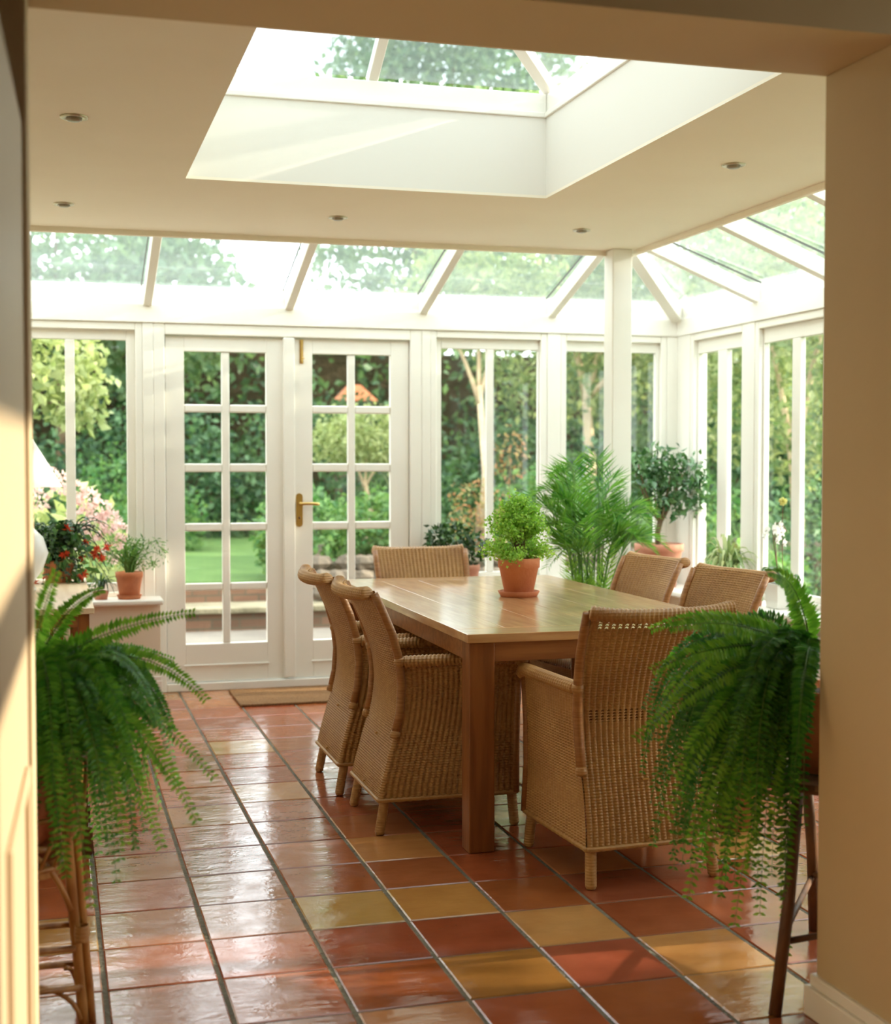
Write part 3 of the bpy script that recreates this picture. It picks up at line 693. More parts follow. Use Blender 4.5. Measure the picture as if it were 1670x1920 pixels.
    dense.append(pts[-1])
    MB().tube(dense, .0085, 8, True, rope=(140, .3)).build('bottom_edge', M['wicker'], root, True)
    MB().box(-.022, .004, float(backy(.335)) - .010, float(backy(.335)) - .004, .332, .337).build('fixing_staple', M['brass'], root)
    MB().box(-.022, .002, -.036, -.030, .15, .156).build('fixing_staple', M['brass'], root)
    return root
chair = make_chair()
G = 'wicker armchairs around the dining table'
spots = [((1.875, 4.125), 3, 'wicker armchair with its back to the viewer at the near table end'),
         ((1.172, 5.13), -90, 'wicker armchair at the left table side nearer the viewer'),
         ((1.150, 5.76), -90, 'wicker armchair at the left table side nearer the french doors'),
         ((1.910, 7.14), 180, 'wicker armchair at the far table end in front of the windows'),
         ((2.755, 6.16), 98, 'wicker armchair at the right table side nearer the column'),
         ((2.755, 5.36), 100, 'wicker armchair at the right table side nearer the viewer, before the radiator')]
for k, ((x, y), a, l) in enumerate(spots):
    c = chair if k == 0 else copy_tree(chair)
    if k:
        for q in c.children:
            if q.name.startswith('backrest'): q.data = CLOSED[0]
    c.location = (x, y, 0); c.rotation_euler = (0, 0, math.radians(a)); tag(c, l, 'armchair', G)
# ================================================================== PLANTS INDOORS
# maidenhair fern on the table
mf = thing('potted_maidenhair_fern', 'light green maidenhair fern in terracotta pot and saucer on the table', 'potted plant', (1.995, 5.80, TZ + .012))
add_pot(mf, .093, .062, .160, .045, M['terra'], 0, .094)
P = []; D = []; st_ = MB(); LL = []
for k in range(150):
    a = R.uniform(0, 2 * PI); el = R.uniform(.15, 1.5); r = R.uniform(.12, .185)
    p0 = (R.uniform(-.03, .03), R.uniform(-.03, .03), .14)
    p2 = (math.cos(a) * r * math.cos(el) * 1.08, math.sin(a) * r * math.cos(el) * 1.08, .205 + math.sin(el) * R.uniform(.10, .235) - (.07 if el < .5 else 0))
    p1 = (p2[0] * .45, p2[1] * .45, p2[2] + .035)
    c = bez(p0, p1, p2, 8); st_.tube(c, .0007, 3, False)
    for q in range(46):
        t = R.uniform(.35, 1.0); i = min(6, int(t * 7)); fr = t * 7 - i
        b = [c[i][m] + (c[i + 1][m] - c[i][m]) * fr + R.gauss(0, .013) for m in range(3)]
        P.append(b); D.append((R.gauss(0, 1) + math.cos(a) * .5, R.gauss(0, 1) + math.sin(a) * .5, R.gauss(-.2, .6)))
P = np.array(P); D = np.array(D); D /= np.linalg.norm(D, axis=1)[:, None]; s = NR.uniform(.7, 1.3, len(P))
V, F = leaves_np(P, D, .0135 * s, .0125 * s)
np_mesh('foliage', V, F, M['frond_light'], mf); st_.build('stem', M['stick'], mf)

# boston ferns
CF = (-.25, -1.0, .35)
def boston(root, crown, hero, nrand, rmin, rmax, drop, az0, az1, mat, seed, L=.049, W=.0145):
    R.seed(seed); fr = Fronds(); fh = Fronds(); cx, cy, cz = crown
    for (p1, p2, n, sc) in hero: fh.frond((cx, cy, cz), p1, p2, int(n * 1.1), L * (.35 + .6 * sc), W * (.5 + .5 * sc), .30, .0018, face=CF, k_=.62, jit=.07)
    for k in range(nrand):
        a = R.uniform(az0, az1); r = R.uniform(rmin, rmax); dr = R.uniform(*drop); up = R.uniform(.04, .26)
        ca, sa = math.cos(a), math.sin(a); o_ = R.uniform(.0, .05)
        p0 = (cx + ca * o_, cy + sa * o_, cz + R.uniform(-.04, .02))
        p1 = (cx + ca * r * R.uniform(.75, 1.0), cy + sa * r * R.uniform(.75, 1.0), cz + up)
        p2 = (cx + ca * r * 1.08, cy + sa * r * 1.08, cz - dr)
        if p2[0] > 1.72 and p2[1] < 3.06: p1 = (p1[0], max(p1[1], 3.07), p1[2]); p2 = (p2[0], 3.06 + R.uniform(0, .05), p2[2])
        fr.frond(p0, p1, p2, R.randint(44, 56), L * R.uniform(.8, 1.1), W, .28, .0016, sag=.15, face=CF, k_=R.uniform(.0, .6))
    if hero: fh.build('young_fronds', M['young'], root, 'young_stalks', M['thin'])
    return fr.build('fronds', mat, root, 'stalks', M['thin'])
lf_ = thing('potted_boston_fern', 'large arching green fern on the bamboo stand at left', 'potted plant', (0, 0, 0))
cL = (-.06, 3.47, .84)
hl = [((.08, 3.45, .98), (.335, 3.42, 1.005), 44, 1.1), ((.20, 3.50, .98), (.36, 3.40, .79), 44, 1.1), ((.15, 3.42, .90), (.375, 3.38, .60), 46, .95),
      ((.18, 3.36, .86), (.325, 3.30, .515), 42, 1.1), ((.14, 3.32, .82), (.240, 3.26, .47), 44, 1.15), ((.10, 3.28, .85), (.155, 3.20, .50), 40, 1.1),
      ((.02, 3.25, .88), (.075, 3.14, .38), 44, 1.15), ((-.04, 3.30, 1.0), (.01, 3.25, 1.13), 36, 1.1), ((.02, 3.45, 1.05), (.12, 3.50, 1.06), 36, .9),
      ((-.02, 3.22, .88), (.015, 3.12, .48), 40, 1.2), ((.12, 3.55, .95), (.30, 3.62, .86), 40, 1.0), ((.10, 3.30, .92), (.27, 3.22, .62), 42, 1.1)]
boston(lf_, cL, hl, 90, .14, .33, (.05, .45), -PI * .62, PI * .5, M['green'], 5)
boston(lf_, (-.08, 3.50, .80), [], 40, .10, .26, (.05, .30), 0, 2 * PI, M['dfern'], 55)
MB().lathe([(.001, 0), (.10, 0), (.13, .28), (.12, .28), (.09, .02), (.001, .02)], 28, (-.09, 3.50, .412)).build('pot', M['terra'], lf_, True)
MB().lathe([(.118, .255), (0, .265)], 20, (-.09, 3.50, .412)).build('soil', M['soil'], lf_, True)
rf_ = thing('potted_boston_fern', 'large drooping dark green fern on the branch wood stand at right', 'potted plant', (0, 0, 0))
cR = (1.95, 3.26, .85)
hr = [((1.70, 3.16, 1.00), (1.465, 3.12, .965), 46, 1.5), ((1.66, 3.12, .93), (1.36, 3.08, .70), 50, 1.35), ((1.87, 3.18, 1.10), (1.745, 3.14, 1.095), 40, 1.2),
      ((1.90, 3.25, 1.06), (1.80, 3.20, 1.07), 36, 1.1), ((1.66, 3.12, .92), (1.44, 3.08, .50), 46, 1.25), ((1.66, 3.10, .82), (1.49, 3.06, .30), 50, 1.25),
      ((1.72, 3.09, .84), (1.62, 3.06, .22), 52, 1.25), ((1.76, 3.09, .82), (1.765, 3.06, .13), 54, 1.3), ((1.66, 3.20, .98), (1.50, 3.2, .78), 42, 1.35),
      ((1.70, 3.3, 1.02), (1.52, 3.35, .93), 40, 1.1), ((1.68, 3.10, .88), (1.55, 3.07, .38), 48, 1.25), ((1.68, 3.12, .90), (1.47, 3.10, .60), 46, 1.35), ((1.72, 3.08, .84), (1.69, 3.06, .24), 50, 1.3),
      ((1.68, 3.14, .96), (1.42, 3.12, .86), 46, 1.3), ((1.68, 3.09, .86), (1.58, 3.07, .30), 50, 1.2), ((1.70, 3.09, .84), (1.66, 3.06, .36), 48, 1.3), ((1.66, 3.1, .86), (1.50, 3.06, .45), 46, 1.3)]
boston(rf_, cR, hr, 110, .20, .43, (.12, .62), PI * .62, PI * 1.32, M['dfern'], 8)
boston(rf_, (1.94, 3.30, .80), [], 46, .12, .30, (.1, .4), PI * .3, PI * 1.2, M['green'], 88)
MB().lathe([(.001, 0), (.09, 0), (.12, .22), (.11, .22), (.08, .02), (.001, .02)], 28, (2.0, 3.27, .55)).build('pot', M['terra'], rf_, True)
MB().lathe([(.108, .20), (0, .21)], 20, (2.0, 3.27, .55)).build('soil', M['soil'], rf_, True)

# bamboo stand at left with basket
bs = thing('bamboo_plant_stand', 'bamboo plant stand with four splayed legs under the left fern', 'plant stand', (-.09, 3.50, 0))
lt = [(.11, -.11), (-.12, -.11), (-.12, .12), (.11, .12)]
for (x, y) in lt:
    fx, fy = x * 1.38, y * .55
    for (ox, oy, r) in ((0, 0, .0125), (.021, .010, .009)):
        zz = np.linspace(.58, 0, 12); pts = [(x + ox + (fx - x) * (1 - z / .62) ** 1.2, y + oy + (fy - y) * (1 - z / .62), z) for z in zz]
        MB().tube(pts, [r * (1.12 if k % 4 == 2 else 1) for k in range(12)], 10).build('leg', M['bamboo'], bs, True)
mb = MB()
for z, s in ((.20, 1.22), (.10, 1.3), (.45, 1.05)):
    for k in range(4):
        a, b = lt[k], lt[(k + 1) % 4]; q = 1 - (z / .62)
        MB().tube([(a[0] * s, a[1] * (1 - .3 * q), z), (b[0] * s, b[1] * (1 - .3 * q), z)], .0085, 8).build('rung', M['bamboo'], bs, True)
mb = MB()
for k in range(4):
    a, b = lt[k], lt[(k + 1) % 4]
    MB().tube(bez((a[0] * 1.12, a[1] * .95, .30), (a[0] * .9 + b[0] * .15, a[1] * .9 + b[1] * .15, .44), ((a[0] + b[0]) / 2, (a[1] + b[1]) / 2, .46), 8), .007, 8).build('curved_brace', M['bamboo'], bs, True)
    MB().tube(bez((a[0] * 1.3, a[1] * .7, .02), (a[0] * 1.2, a[1] * .7, .10), ((a[0] + b[0]) / 2, (a[1] + b[1]) * .35, .12), 8), .006, 8).build('curved_brace', M['bamboo'], bs, True)
MB().lathe([(0, .385), (.14, .385), (.14, .400), (0, .400)], 24).build('shelf', M['bamboo'], bs)
for z in (.24, .50):
    MB().lathe([(.0165, -.02), (.0185, 0), (.0165, .02)], 10, (.118 + (.03 if z < .3 else .006), -.10, z)).build('cane_binding', M['wicker'], bs, True)
bk = thing('rattan_basket', 'loosely woven rattan basket round the left fern pot', 'basket', (-.09, 3.50, .402))
mb = MB()
for z, r in ((0, .145), (.25, .165), (.12, .158)): mb.tube([(r * math.cos(a), r * math.sin(a), z + .006) for a in np.linspace(0, 2 * PI, 33)], .007, 6, False)
mb.build('hoop', M['bamboo'], bk, True)
mb = MB()
for k in range(26):
    a = 2 * PI * k / 26; b = a + R.choice((-1, 1)) * R.uniform(.3, .7)
    mb.tube(bez((.145 * math.cos(a), .145 * math.sin(a), .005), (.185 * math.cos((a + b) / 2), .185 * math.sin((a + b) / 2), .12), (.165 * math.cos(b), .165 * math.sin(b), .25), 8), R.uniform(.003, .006), 6)
mb.build('cane_strands', M['bamboo'], bk, True)
# branch wood stand at right
ws = thing('wooden_plant_stand', 'dark branch wood plant stand under the right fern', 'plant stand', (2.0, 3.27, 0))
lt = [(-.17, -.15, -.285, -.245), (.16, -.13, .24, -.20), (.04, .17, .14, .28)]
for (x, y, fx, fy) in lt:
    MB().tube([(x, y, .53), ((x + fx) / 2 + .006, (y + fy) / 2, .27), (fx, fy, 0)], [.015, .016, .0165], 10).build('leg', M['stick'], ws, True)
for k in range(3):
    a, b = lt[k], lt[(k + 1) % 3]; q = .66
    MB().tube([(a[0] + (a[2] - a[0]) * q, a[1] + (a[3] - a[1]) * q, .17), (b[0] + (b[2] - b[0]) * q, b[1] + (b[3] - b[1]) * q, .185)], .009, 8).build('stretcher', M['stick'], ws, True)
MB().lathe([(0, .52), (.20, .52), (.205, .53), (.20, .545), (0, .545)], 28).build('shelf', M['stick'], ws)

# climbing fern sprig behind the right fern
sp = thing('potted_ivy', 'thin trailing sprig in a low pot in front of the radiator', 'potted plant', (3.35, 6.0, 0))
add_pot(sp, .11, .08, .2, .05, M['terra2'])
P = []; D = []; mb = MB()
for k in range(5):
    top = (-.12 + .10 * k, -.12 + .04 * k, .48 - .05 * abs(k - 1)); c = bez((0, 0, .18), (.08, 0, .34), top, 8); mb.tube(c, .0015, 4)
    for q in range(26):
        i = R.randint(1, 6); P.append([c[i][m] + R.gauss(0, .012) for m in range(3)]); D.append([R.gauss(0, 1) for _ in range(3)])
P = np.array(P); D = np.array(D); D /= np.linalg.norm(D, axis=1)[:, None]
V, F = leaves_np(P, D, .022, .016); np_mesh('foliage', V, F, M['thin'], sp); mb.build('stem', M['thin'], sp)

# areca palm
pl = thing('potted_palm', 'tall feathery green palm standing behind the table by the column', 'potted plant', (2.86, 7.10, 0))
add_pot(pl, .17, .12, .33, .05, M['terra'])
fr = Fronds(); mb = MB(); R.seed(21)
dirs = []
for k in range(17):
    a = 2 * PI * k / 17 * 2.618 + .3; dirs.append((a, R.uniform(.16, .44), R.uniform(1.02, 1.42)))
dirs += [(PI * .93, .50, 1.28), (PI * 1.02, .46, 1.12), (0.05, .40, 1.22), (-.2, .42, 1.05), (PI * .5, .1, 1.47), (PI * 1.3, .12, 1.44), (PI * .8, .22, 1.4), (.3, .2, 1.36), (-.45, .38, 1.0), (PI * 1.12, .36, .96)]
for (a, r, top) in dirs:
    ca, sa = math.cos(a), math.sin(a) * .75; b0 = (R.uniform(-.07, .07), R.uniform(-.07, .07), .30)
    knee = (b0[0] + ca * r * .20, b0[1] + sa * r * .20, .62 + R.uniform(0, .12))
    mb.tube(bez(b0, (b0[0], b0[1], .5), knee, 6), [.007, .007, .006, .006, .005, .005], 6, False)
    fr.frond(knee, (b0[0] + ca * r * .45, b0[1] + sa * r * .45, top + .08), (b0[0] + ca * r, b0[1] + sa * r, top - .10 - r * .15), 24, .235, .0115, .72, .0032, v=.35, sag=.10, t0=.18, pw=.9, jit=.07)
fr.build('fronds', M['palm'], pl, 'stalks', M['thin']); mb.build('canes', M['frond_light'], pl, True)
fr = Fronds()
for k in range(16):
    a = R.uniform(0, 2 * PI); r = R.uniform(.05, .2)
    fr.frond((R.uniform(-.08, .08), R.uniform(-.08, .08), .32), (math.cos(a) * r * .5, math.sin(a) * r * .5, .7), (math.cos(a) * r, math.sin(a) * r, R.uniform(.7, .95)), 12, .14, .010, .85, .0022, v=.3, sag=.05, t0=.35)
fr.build('fronds', M['frond_light'], pl, 'stalks', M['thin'])

# ficus tree in the corner
fc_ = thing('potted_ficus', 'small round headed tree in a big terracotta pot on the corner sill', 'potted plant', (3.71, 8.05, .576))
add_pot(fc_, .155, .105, .275, .05, M['terra2'])
mb = MB().tube([(0, 0, .22), (-.01, 0, .34), (.01, 0, .42)], [.022, .018, .018], 8)
tips = []
for k in range(9):
    a = 2 * PI * k / 9; e = (math.cos(a) * .17, math.sin(a) * .10, R.uniform(.62, .80)); mb.tube(bez((.01, 0, .41), (e[0] * .5, e[1] * .5, .50), e, 6), [.012, .010, .008, .006, .005, .004], 6); tips.append(e)
mb.build('trunk', M['bark'], fc_, True)
V, F = blob_leaves([(-.06, -.02, .62, .21, .13, .17), (.12, -.02, .66, .20, .13, .20), (.0, 0, .76, .17, .12, .15), (.22, -.04, .58, .12, .10, .14)], 900, .062, .030, .3)
np_mesh('foliage', V, F, M['ficus'], fc_)
# tiny dark berry plant left of chair top, window 2 sill
sb = thing('potted_jade_plant', 'bushy dark green plant in a pinkish pot on the sill behind the far chair', 'potted plant', (2.46, 8.16, .576))
add_pot(sb, .088, .062, .16, .035, M['terra2'])
V, F = blob_leaves([(-.10, -.02, .29, .16, .08, .13), (.03, -.02, .26, .12, .08, .10), (-.18, 0, .33, .08, .07, .08)], 520, .045, .024, 0)
np_mesh('foliage', V, F, M['darkleaf'], sb)
mb = MB()
for k in range(8): mb.tube([(R.uniform(-.03, .03), R.uniform(-.03, .03), .13), (R.uniform(-.2, .08), R.uniform(-.05, .05), .32)], .003, 5)
mb.build('stem', M['bark'], sb, True)

def strap_plant(root, n, r, h, wid, mat, z0, seed, droop=.5, flat=1.0):
    R.seed(seed); m = MB()
    for k in range(n):
        a = R.uniform(0, 2 * PI); rr = r * R.uniform(.5, 1.0); hh = h * R.uniform(.5, 1.05)
        c = bez((R.uniform(-.02, .02), R.uniform(-.02, .02), z0), (math.cos(a) * rr * .5, math.sin(a) * rr * .5 * flat, z0 + hh), (math.cos(a) * rr, math.sin(a) * rr * flat, z0 + hh * (1 - droop * R.uniform(.4, 1.4))), 7)
        sd = Vector((-math.sin(a), math.cos(a), 0)); ww = [.6, 1, 1.1, 1, .8, .5, .05]; vs = []
        for p, q in zip(c, ww):
            p = Vector(p); vs += [p - sd * wid * q / 2 + Vector((0, 0, wid * .2 * q)), p - Vector((0, 0, wid * .1)), p + sd * wid * q / 2 + Vector((0, 0, wid * .2 * q))]
        fs = []
        for i in range(6): fs += [(3 * i, 3 * i + 1, 3 * i + 4, 3 * i + 3), (3 * i + 1, 3 * i + 2, 3 * i + 5, 3 * i + 4)]
        m.add(vs, fs)
    return m.build('foliage', mat, root, True)
vp = thing('potted_spider_plant', 'pale striped spiky plant in a white pot on the right hand sill', 'potted plant', (3.80, 7.30, .576))
add_pot(vp, .08, .06, .115, .02, M['pot']); strap_plant(vp, 75, .20, .34, .020, M['variegated'], .10, 3, .75, .8)
lp = thing('potted_houseplant', 'leafy green plant in a terracotta pot on the sill left of the doors', 'potted plant', (.425, 8.165, .590))
add_pot(lp, .078, .055, .145, .034, M['terra'], 0, .072); strap_plant(lp, 44, .19, .24, .013, M['thin'], .12, 9, .35, .5)
V, F = blob_leaves([(-.06, 0, .27, .12, .07, .10), (.10, 0, .25, .13, .06, .10)], 420, .034, .009, -.1); np_mesh('leaflets', V, F, M['shrub_mid'], lp)
dp = thing('potted_strap_plant', 'small dark arching strap leaved plant on the sill beside the side table', 'potted plant', (.265, 8.17, .578))
add_pot(dp, .045, .034, .05, .015, M['terra2']); strap_plant(dp, 26, .12, .13, .012, M['darkleaf'], .06, 10, 1.0, .7)

# orchid
oc = thing('potted_orchid', 'white orchid in a square white pot on the right hand sill', 'potted plant', (3.82, 6.70, .576))
mb = MB(); a, b, h = .062, .074, .135
mb.add([(-a, -a, 0), (a, -a, 0), (a, a, 0), (-a, a, 0), (-b, -b, h), (b, -b, h), (b, b, h), (-b, b, h), (-b + .006, -b + .006, h), (b - .006, -b + .006, h), (b - .006, b - .006, h), (-b + .006, b - .006, h), (-a, -a, .1), (a, -a, .1), (a, a, .1), (-a, a, .1)],
       ((3, 2, 1, 0), (0, 1, 5, 4), (1, 2, 6, 5), (2, 3, 7, 6), (3, 0, 4, 7), (4, 5, 9, 8), (5, 6, 10, 9), (6, 7, 11, 10), (7, 4, 8, 11), (8, 9, 13, 12), (9, 10, 14, 13), (10, 11, 15, 14), (11, 8, 12, 15)))
mb.build('pot', M['pot'], oc, bevel=.003)
MB().box(-.066, .066, -.066, .066, .10, .118).build('bark_chips', M['soil'], oc)
m = MB()
for (ax, ay, L_, up) in ((-.3, .95, .16, .11), (.3, -.95, .13, .07), (-.6, -.8, .15, .02), (-.9, .3, .12, .10), (.2, 1, .10, .04)):
    n_ = math.hypot(ax, ay); ax /= n_; ay /= n_; c = bez((0, 0, .115), (ax * L_ * .5, ay * L_ * .5, .13 + up * 1.3), (ax * L_, ay * L_, .12 + up * .5), 8); vs = []
    for i, p in enumerate(c):
        q = math.sin(PI * (.12 + .86 * i / 7)) * .027; p = Vector(p); sd = Vector((-ay, ax, 0))
        vs += [p - sd * q + Vector((0, 0, .008)), p, p + sd * q + Vector((0, 0, .008))]
    fs = []
    for i in range(7): fs += [(3 * i, 3 * i + 1, 3 * i + 4, 3 * i + 3), (3 * i + 1, 3 * i + 2, 3 * i + 5, 3 * i + 4)]
    m.add(vs, fs)
m.build('leaf', M['darkleaf'], oc, True)
m = MB().tube(bez((0, .01, .11), (-.01, .09, .33), (-.02, .07, .43), 10) + bez((-.02, .065, .435), (-.02, .0, .50), (-.02, -.08, .42), 8), .0028, 6)
m.tube(bez((0, -.01, .11), (0, .01, .35), (0, .0, .575), 10), .0022, 6).tube([(0, .04, .1), (-.005, .075, .40)], .003, 5)
m.build('flower_stem', M['stick'], oc, True)
def blossom(c, s, mat, nm='flower'):
    m = MB(); c = Vector(c)
    for k in range(5):
        a = PI / 2 + 2 * PI * k / 5; wd_ = .62 if k % 5 in (1, 4) else .42; d = Vector((0, math.cos(a), math.sin(a))); sd = Vector((0, -math.sin(a), math.cos(a))); f = Vector((-1, 0, 0))
        m.add([c, c + d * s * .35 + sd * s * wd_ * .7 + f * .006, c + d * s * .8 + sd * s * wd_ * .55 + f * .003, c + d * s, c + d * s * .8 - sd * s * wd_ * .55 + f * .003, c + d * s * .35 - sd * s * wd_ * .7 + f * .006], ((0, 1, 2, 3, 4, 5),))
    m.tube([c + Vector((-.004, 0, 0)), c + Vector((-.014, 0, -.006))], [.004, .006], 6)
    return m.build(nm, mat, oc, True)
for (y_, z_, s_) in ((.10, .42, .034), (.02, .43, .040), (-.03, .405, .038), (-.075, .42, .030), (-.05, .455, .026), (-.01, .37, .026), (-.085, .36, .026), (.125, .385, .026)):
    blossom((-.035 + R.uniform(-.01, .01), y_, z_), s_, M['petal'])
V, F = leaves_np(np.zeros((40, 3)) + [0, 0, .58], rdir(40), .026, .026); o = np_mesh('top_bloom', V, F, M['lemon'], oc)
o['label'] = 'round cream bloom'
sc = thing('potted_succulent', 'tiny mottled succulent on the sill left of the orchid', 'potted plant', (3.74, 6.83, .576))
add_pot(sc, .028, .022, .03, .01, M['terra2']); V, F = leaves_np(np.zeros((40, 3)) + [0, 0, .03], rdir(40) * [1, 1, .6] + [0, 0, .3], .04, .016); np_mesh('foliage', V, F, M['variegated'], sc)

# side table, lamp, red flowered plant at left
sd_ = thing('side_table', 'narrow pale wood side table with slatted end at left', 'side table', (-.20, 7.15, 0))
mb = MB()
for k in range(4): mb.box(-.37 + .187 * k, -.37 + .187 * k + .185, -.83, .83, .695, .722)
mb.build('tabletop', M['palewood'], sd_, bevel=.003)
MB().box(-.35, .35, -.80, -.775, .635, .695).box(.325, .35, -.80, .80, .635, .695).build('apron', M['woodx'], sd_, bevel=.002)
for x in (-.33, .33):
    for y in (-.78, .78): MB().box(x - .025, x + .025, y - .025, y + .025, 0, .694).build('leg', M['woodz'], sd_, bevel=.003)
mb = MB().box(-.3, .3, -.79, -.775, .20, .23)
for k in range(14): mb.box(-.30 + k * .044, -.285 + k * .044, -.788, -.775, .23, .635)
mb.build('end_slats', M['woodz'], sd_)
lm = thing('table_lamp', 'table lamp with white cone shade and white ceramic base on the side table', 'lamp', (-.155, 7.25, .722))
MB().lathe([(0, 0), (.07, 0), (.075, .012), (.05, .03), (.105, .10), (.135, .19), (.11, .27), (.05, .33), (.022, .36), (.018, .42), (0, .42)], 36).build('lamp_base', M['pot'], lm, True)
MB().tube([(0, 0, .40), (0, 0, .60)], .008, 8).build('pole', M['brass'], lm, True)
MB().lathe([(.205, .525), (.065, .765), (.062, .765), (.202, .525), (.205, .525)], 40).build('lamp_shade', M['shade'], lm, True)
rp = thing('potted_christmas_cactus', 'dark drooping plant with red flowers on the side table', 'potted plant', (.03, 7.72, .722))
add_pot(rp, .085, .065, .12, .03, M['terra'])
R.seed(31); fr = Fronds(); red = []
for k in range(130):
    a = R.uniform(-PI, PI); r = R.uniform(.12, .33); hh = R.uniform(.14, .36)
    e = (math.cos(a) * r, math.sin(a) * r * .6, .10 + hh - R.uniform(.12, .36)); fr.frond((R.uniform(-.04, .04), R.uniform(-.04, .04), .11), (e[0] * .55, e[1] * .55, .12 + hh), e, 10, .040, .024, .9, .003, v=.1, sag=.2, t0=.15, jit=.2)
    if k % 9 == 0: red.append(e)
fr.build('foliage', M['darkleaf'], rp, 'stalks', M['darkleaf'])
red += [(.20, -.05, .17), (.19, -.03, .15), (.22, -.04, .13), (.03, -.12, .16)]
for e in red:
    V, F = leaves_np(np.zeros((16, 3)) + e, rdir(16), .036, .014); np_mesh('flower', V, F, M['red'], rp)
V, F = blob_leaves([(.12, -.05, .03, .08, .05, .07), (0, -.10, .20, .16, .05, .10)], 130, .055, .03, .3); np_mesh('lower_foliage', V, F, M['shrub_mid'], rp)
# low wooden chest by the left stand
ch = thing('wooden_chest', 'low dark wooden chest partly hidden behind the left fern stand', 'chest', (-.22, 5.12, 0))
MB().box(-.30, .33, -.19, .19, .10, .34).build('body', M['darkwood'], ch, bevel=.004)
MB().box(-.31, .34, -.20, .20, .34, .36).build('lid', M['darkwood'], ch, bevel=.004)
for x in (-.27, .30):
    for y in (-.16, .16): MB().box(x - .045, x + .045, y - .035, y + .035, 0, .10).build('foot', M['darkwood'], ch, bevel=.008)

# ================================================================== GARDEN
st(MB().box(-30, 40, 8.40, 12.0, -.3, -.10).build('patio_paving', M['pave']), 'pale stone paving outside the doors')
st(MB().box(4.2, 40, -25, 8.4, -.3, -.10).build('side_lawn', M['grass']), 'grass beside the garden room')
st(MB().box(-30, 60, 12.9, 90, -.3, .25).build('lawn', M['grass']), 'lawn beyond the brick step')
rw = thing('garden_wall', 'low stepped brick garden wall beyond the patio', 'garden wall', (0, 0, 0))
MB().box(-8, 5.5, 12.0, 12.25, -.12, .05).build('brick_course', M['brick'], rw)
MB().box(-8, 5.5, 12.5, 12.95, -.12, .215).build('brick_course', M['brick'], rw)
MB().box(-8, 5.5, 11.96, 12.55, .05, .10).build('stone_slab', M['stone'], rw, bevel=.01)
R.seed(77)
for k in range(26):
    x = 2.35 + k * .13 + R.uniform(-.03, .03)
    for q, z in enumerate((.17, .30, .43)):
        if R.random() < .9:
            a, b, c = R.uniform(.10, .15), R.uniform(.08, .13), R.uniform(.06, .09); px_, py_ = x, 12.35 + .1 * q
            vs = []; fs = []
            for i in range(5):
                th = PI * i / 4
                for j in range(7):
                    ph = 2 * PI * j / 7; rr = R.uniform(.85, 1.1)
                    vs.append((px_ + a * rr * math.sin(th) * math.cos(ph), py_ + b * rr * math.sin(th) * math.sin(ph), z + c * rr * math.cos(th)))
            for i in range(4):
                for j in range(7): fs.append((i * 7 + j, i * 7 + (j + 1) % 7, (i + 1) * 7 + (j + 1) % 7, (i + 1) * 7 + j))
            MB().add(vs, fs).build('rough_stone', M['rock'], rw)
st(MB().box(2.3, 12, 12.5, 15.5, .2, .42).build('flower_bed', M['earth']), 'raised soil bed right of the lawn')

def tree(name, label, cat, base, trunk_h, blobs, n, L, W, mat, bark=None, tr=.12, droop=.2, group=None):
    t = thing(name, label, cat, base, 0, group)
    V, F = blob_leaves(blobs, n, L, W, droop); np_mesh('foliage', V, F, M[mat], t)
    m = MB()
    if trunk_h > 0:
        m.tube([(0, 0, 0), (.06, .03, trunk_h * .5), (-.03, 0, trunk_h)], [tr, tr * .8, tr * .65], 8)
        for b in blobs:
            m.tube(bez((-.03, 0, trunk_h * .9), (b[0] * .4, b[1] * .4, (trunk_h + b[2]) / 2), b[:3], 6), [tr * .5, tr * .45, tr * .4, tr * .3, tr * .2, tr * .1], 6)
    else:
        for b in blobs: m.tube([(b[0] * .3, b[1] * .3, 0), b[:3]], [tr * .4, tr * .15], 5)
    m.build('trunk', bark or M['bark'], t, True)
    return t
GT = 'tall trees behind the garden'
tree('tree', 'tall pale green tree seen above the left window', 'tree', (.1, 23, .2), 3.2, [(0, 0, 5.0, 2.6, 2.2, 2.1), (-1.6, 0, 3.6, 1.8, 1.8, 1.6), (1.6, 0, 3.6, 1.5, 1.6, 1.4)], 14000, .18, .12, 'tree_mid', group=GT)
tree('tree', 'tallest tree, its crown showing through the roof lantern', 'tree', (6.4, 23.5, .2), 4.5, [(.6, 0, 9.0, 2.3, 2.0, 2.6), (-.6, 0, 5.6, 1.9, 1.8, 1.9), (1.6, 0, 5.6, 2.2, 1.8, 2.0), (0, 0, 7.2, 2.0, 1.8, 1.6)], 20000, .17, .11, 'tree_mid', group=GT)
tree('tree', 'broad yellow green tree behind the middle windows', 'tree', (7.0, 17.5, .2), 2.2, [(-.6, 0, 4.2, 1.7, 1.5, 1.6), (.9, 0, 4.6, 1.8, 1.5, 1.8), (-.2, 0, 2.6, 1.5, 1.2, .9), (1.2, -.4, 3.0, 1.5, 1.2, 1.0)], 11000, .13, .07, 'tree_yel', M['palebark'], .10, group=GT)
tree('tree', 'green tree filling the corner windows', 'tree', (9.6, 19.5, .2), 2.4, [(0, 0, 4.6, 2.4, 2.0, 2.2), (0, 0, 2.4, 2.2, 1.8, 1.4)], 12000, .15, .09, 'tree_mid', group=GT)
tree('tree', 'sunlit yellow green tree outside the right hand windows', 'tree', (7.9, 13.6, -.1), 1.6, [(0, 0, 2.6, 1.3, 1.5, 1.3), (.2, 1.2, 3.4, 1.3, 1.3, 1.4), (.1, -.7, 3.6, 1.2, 1.2, 1.3)], 10000, .11, .06, 'tree_yel', M['palebark'], .09, group=GT)
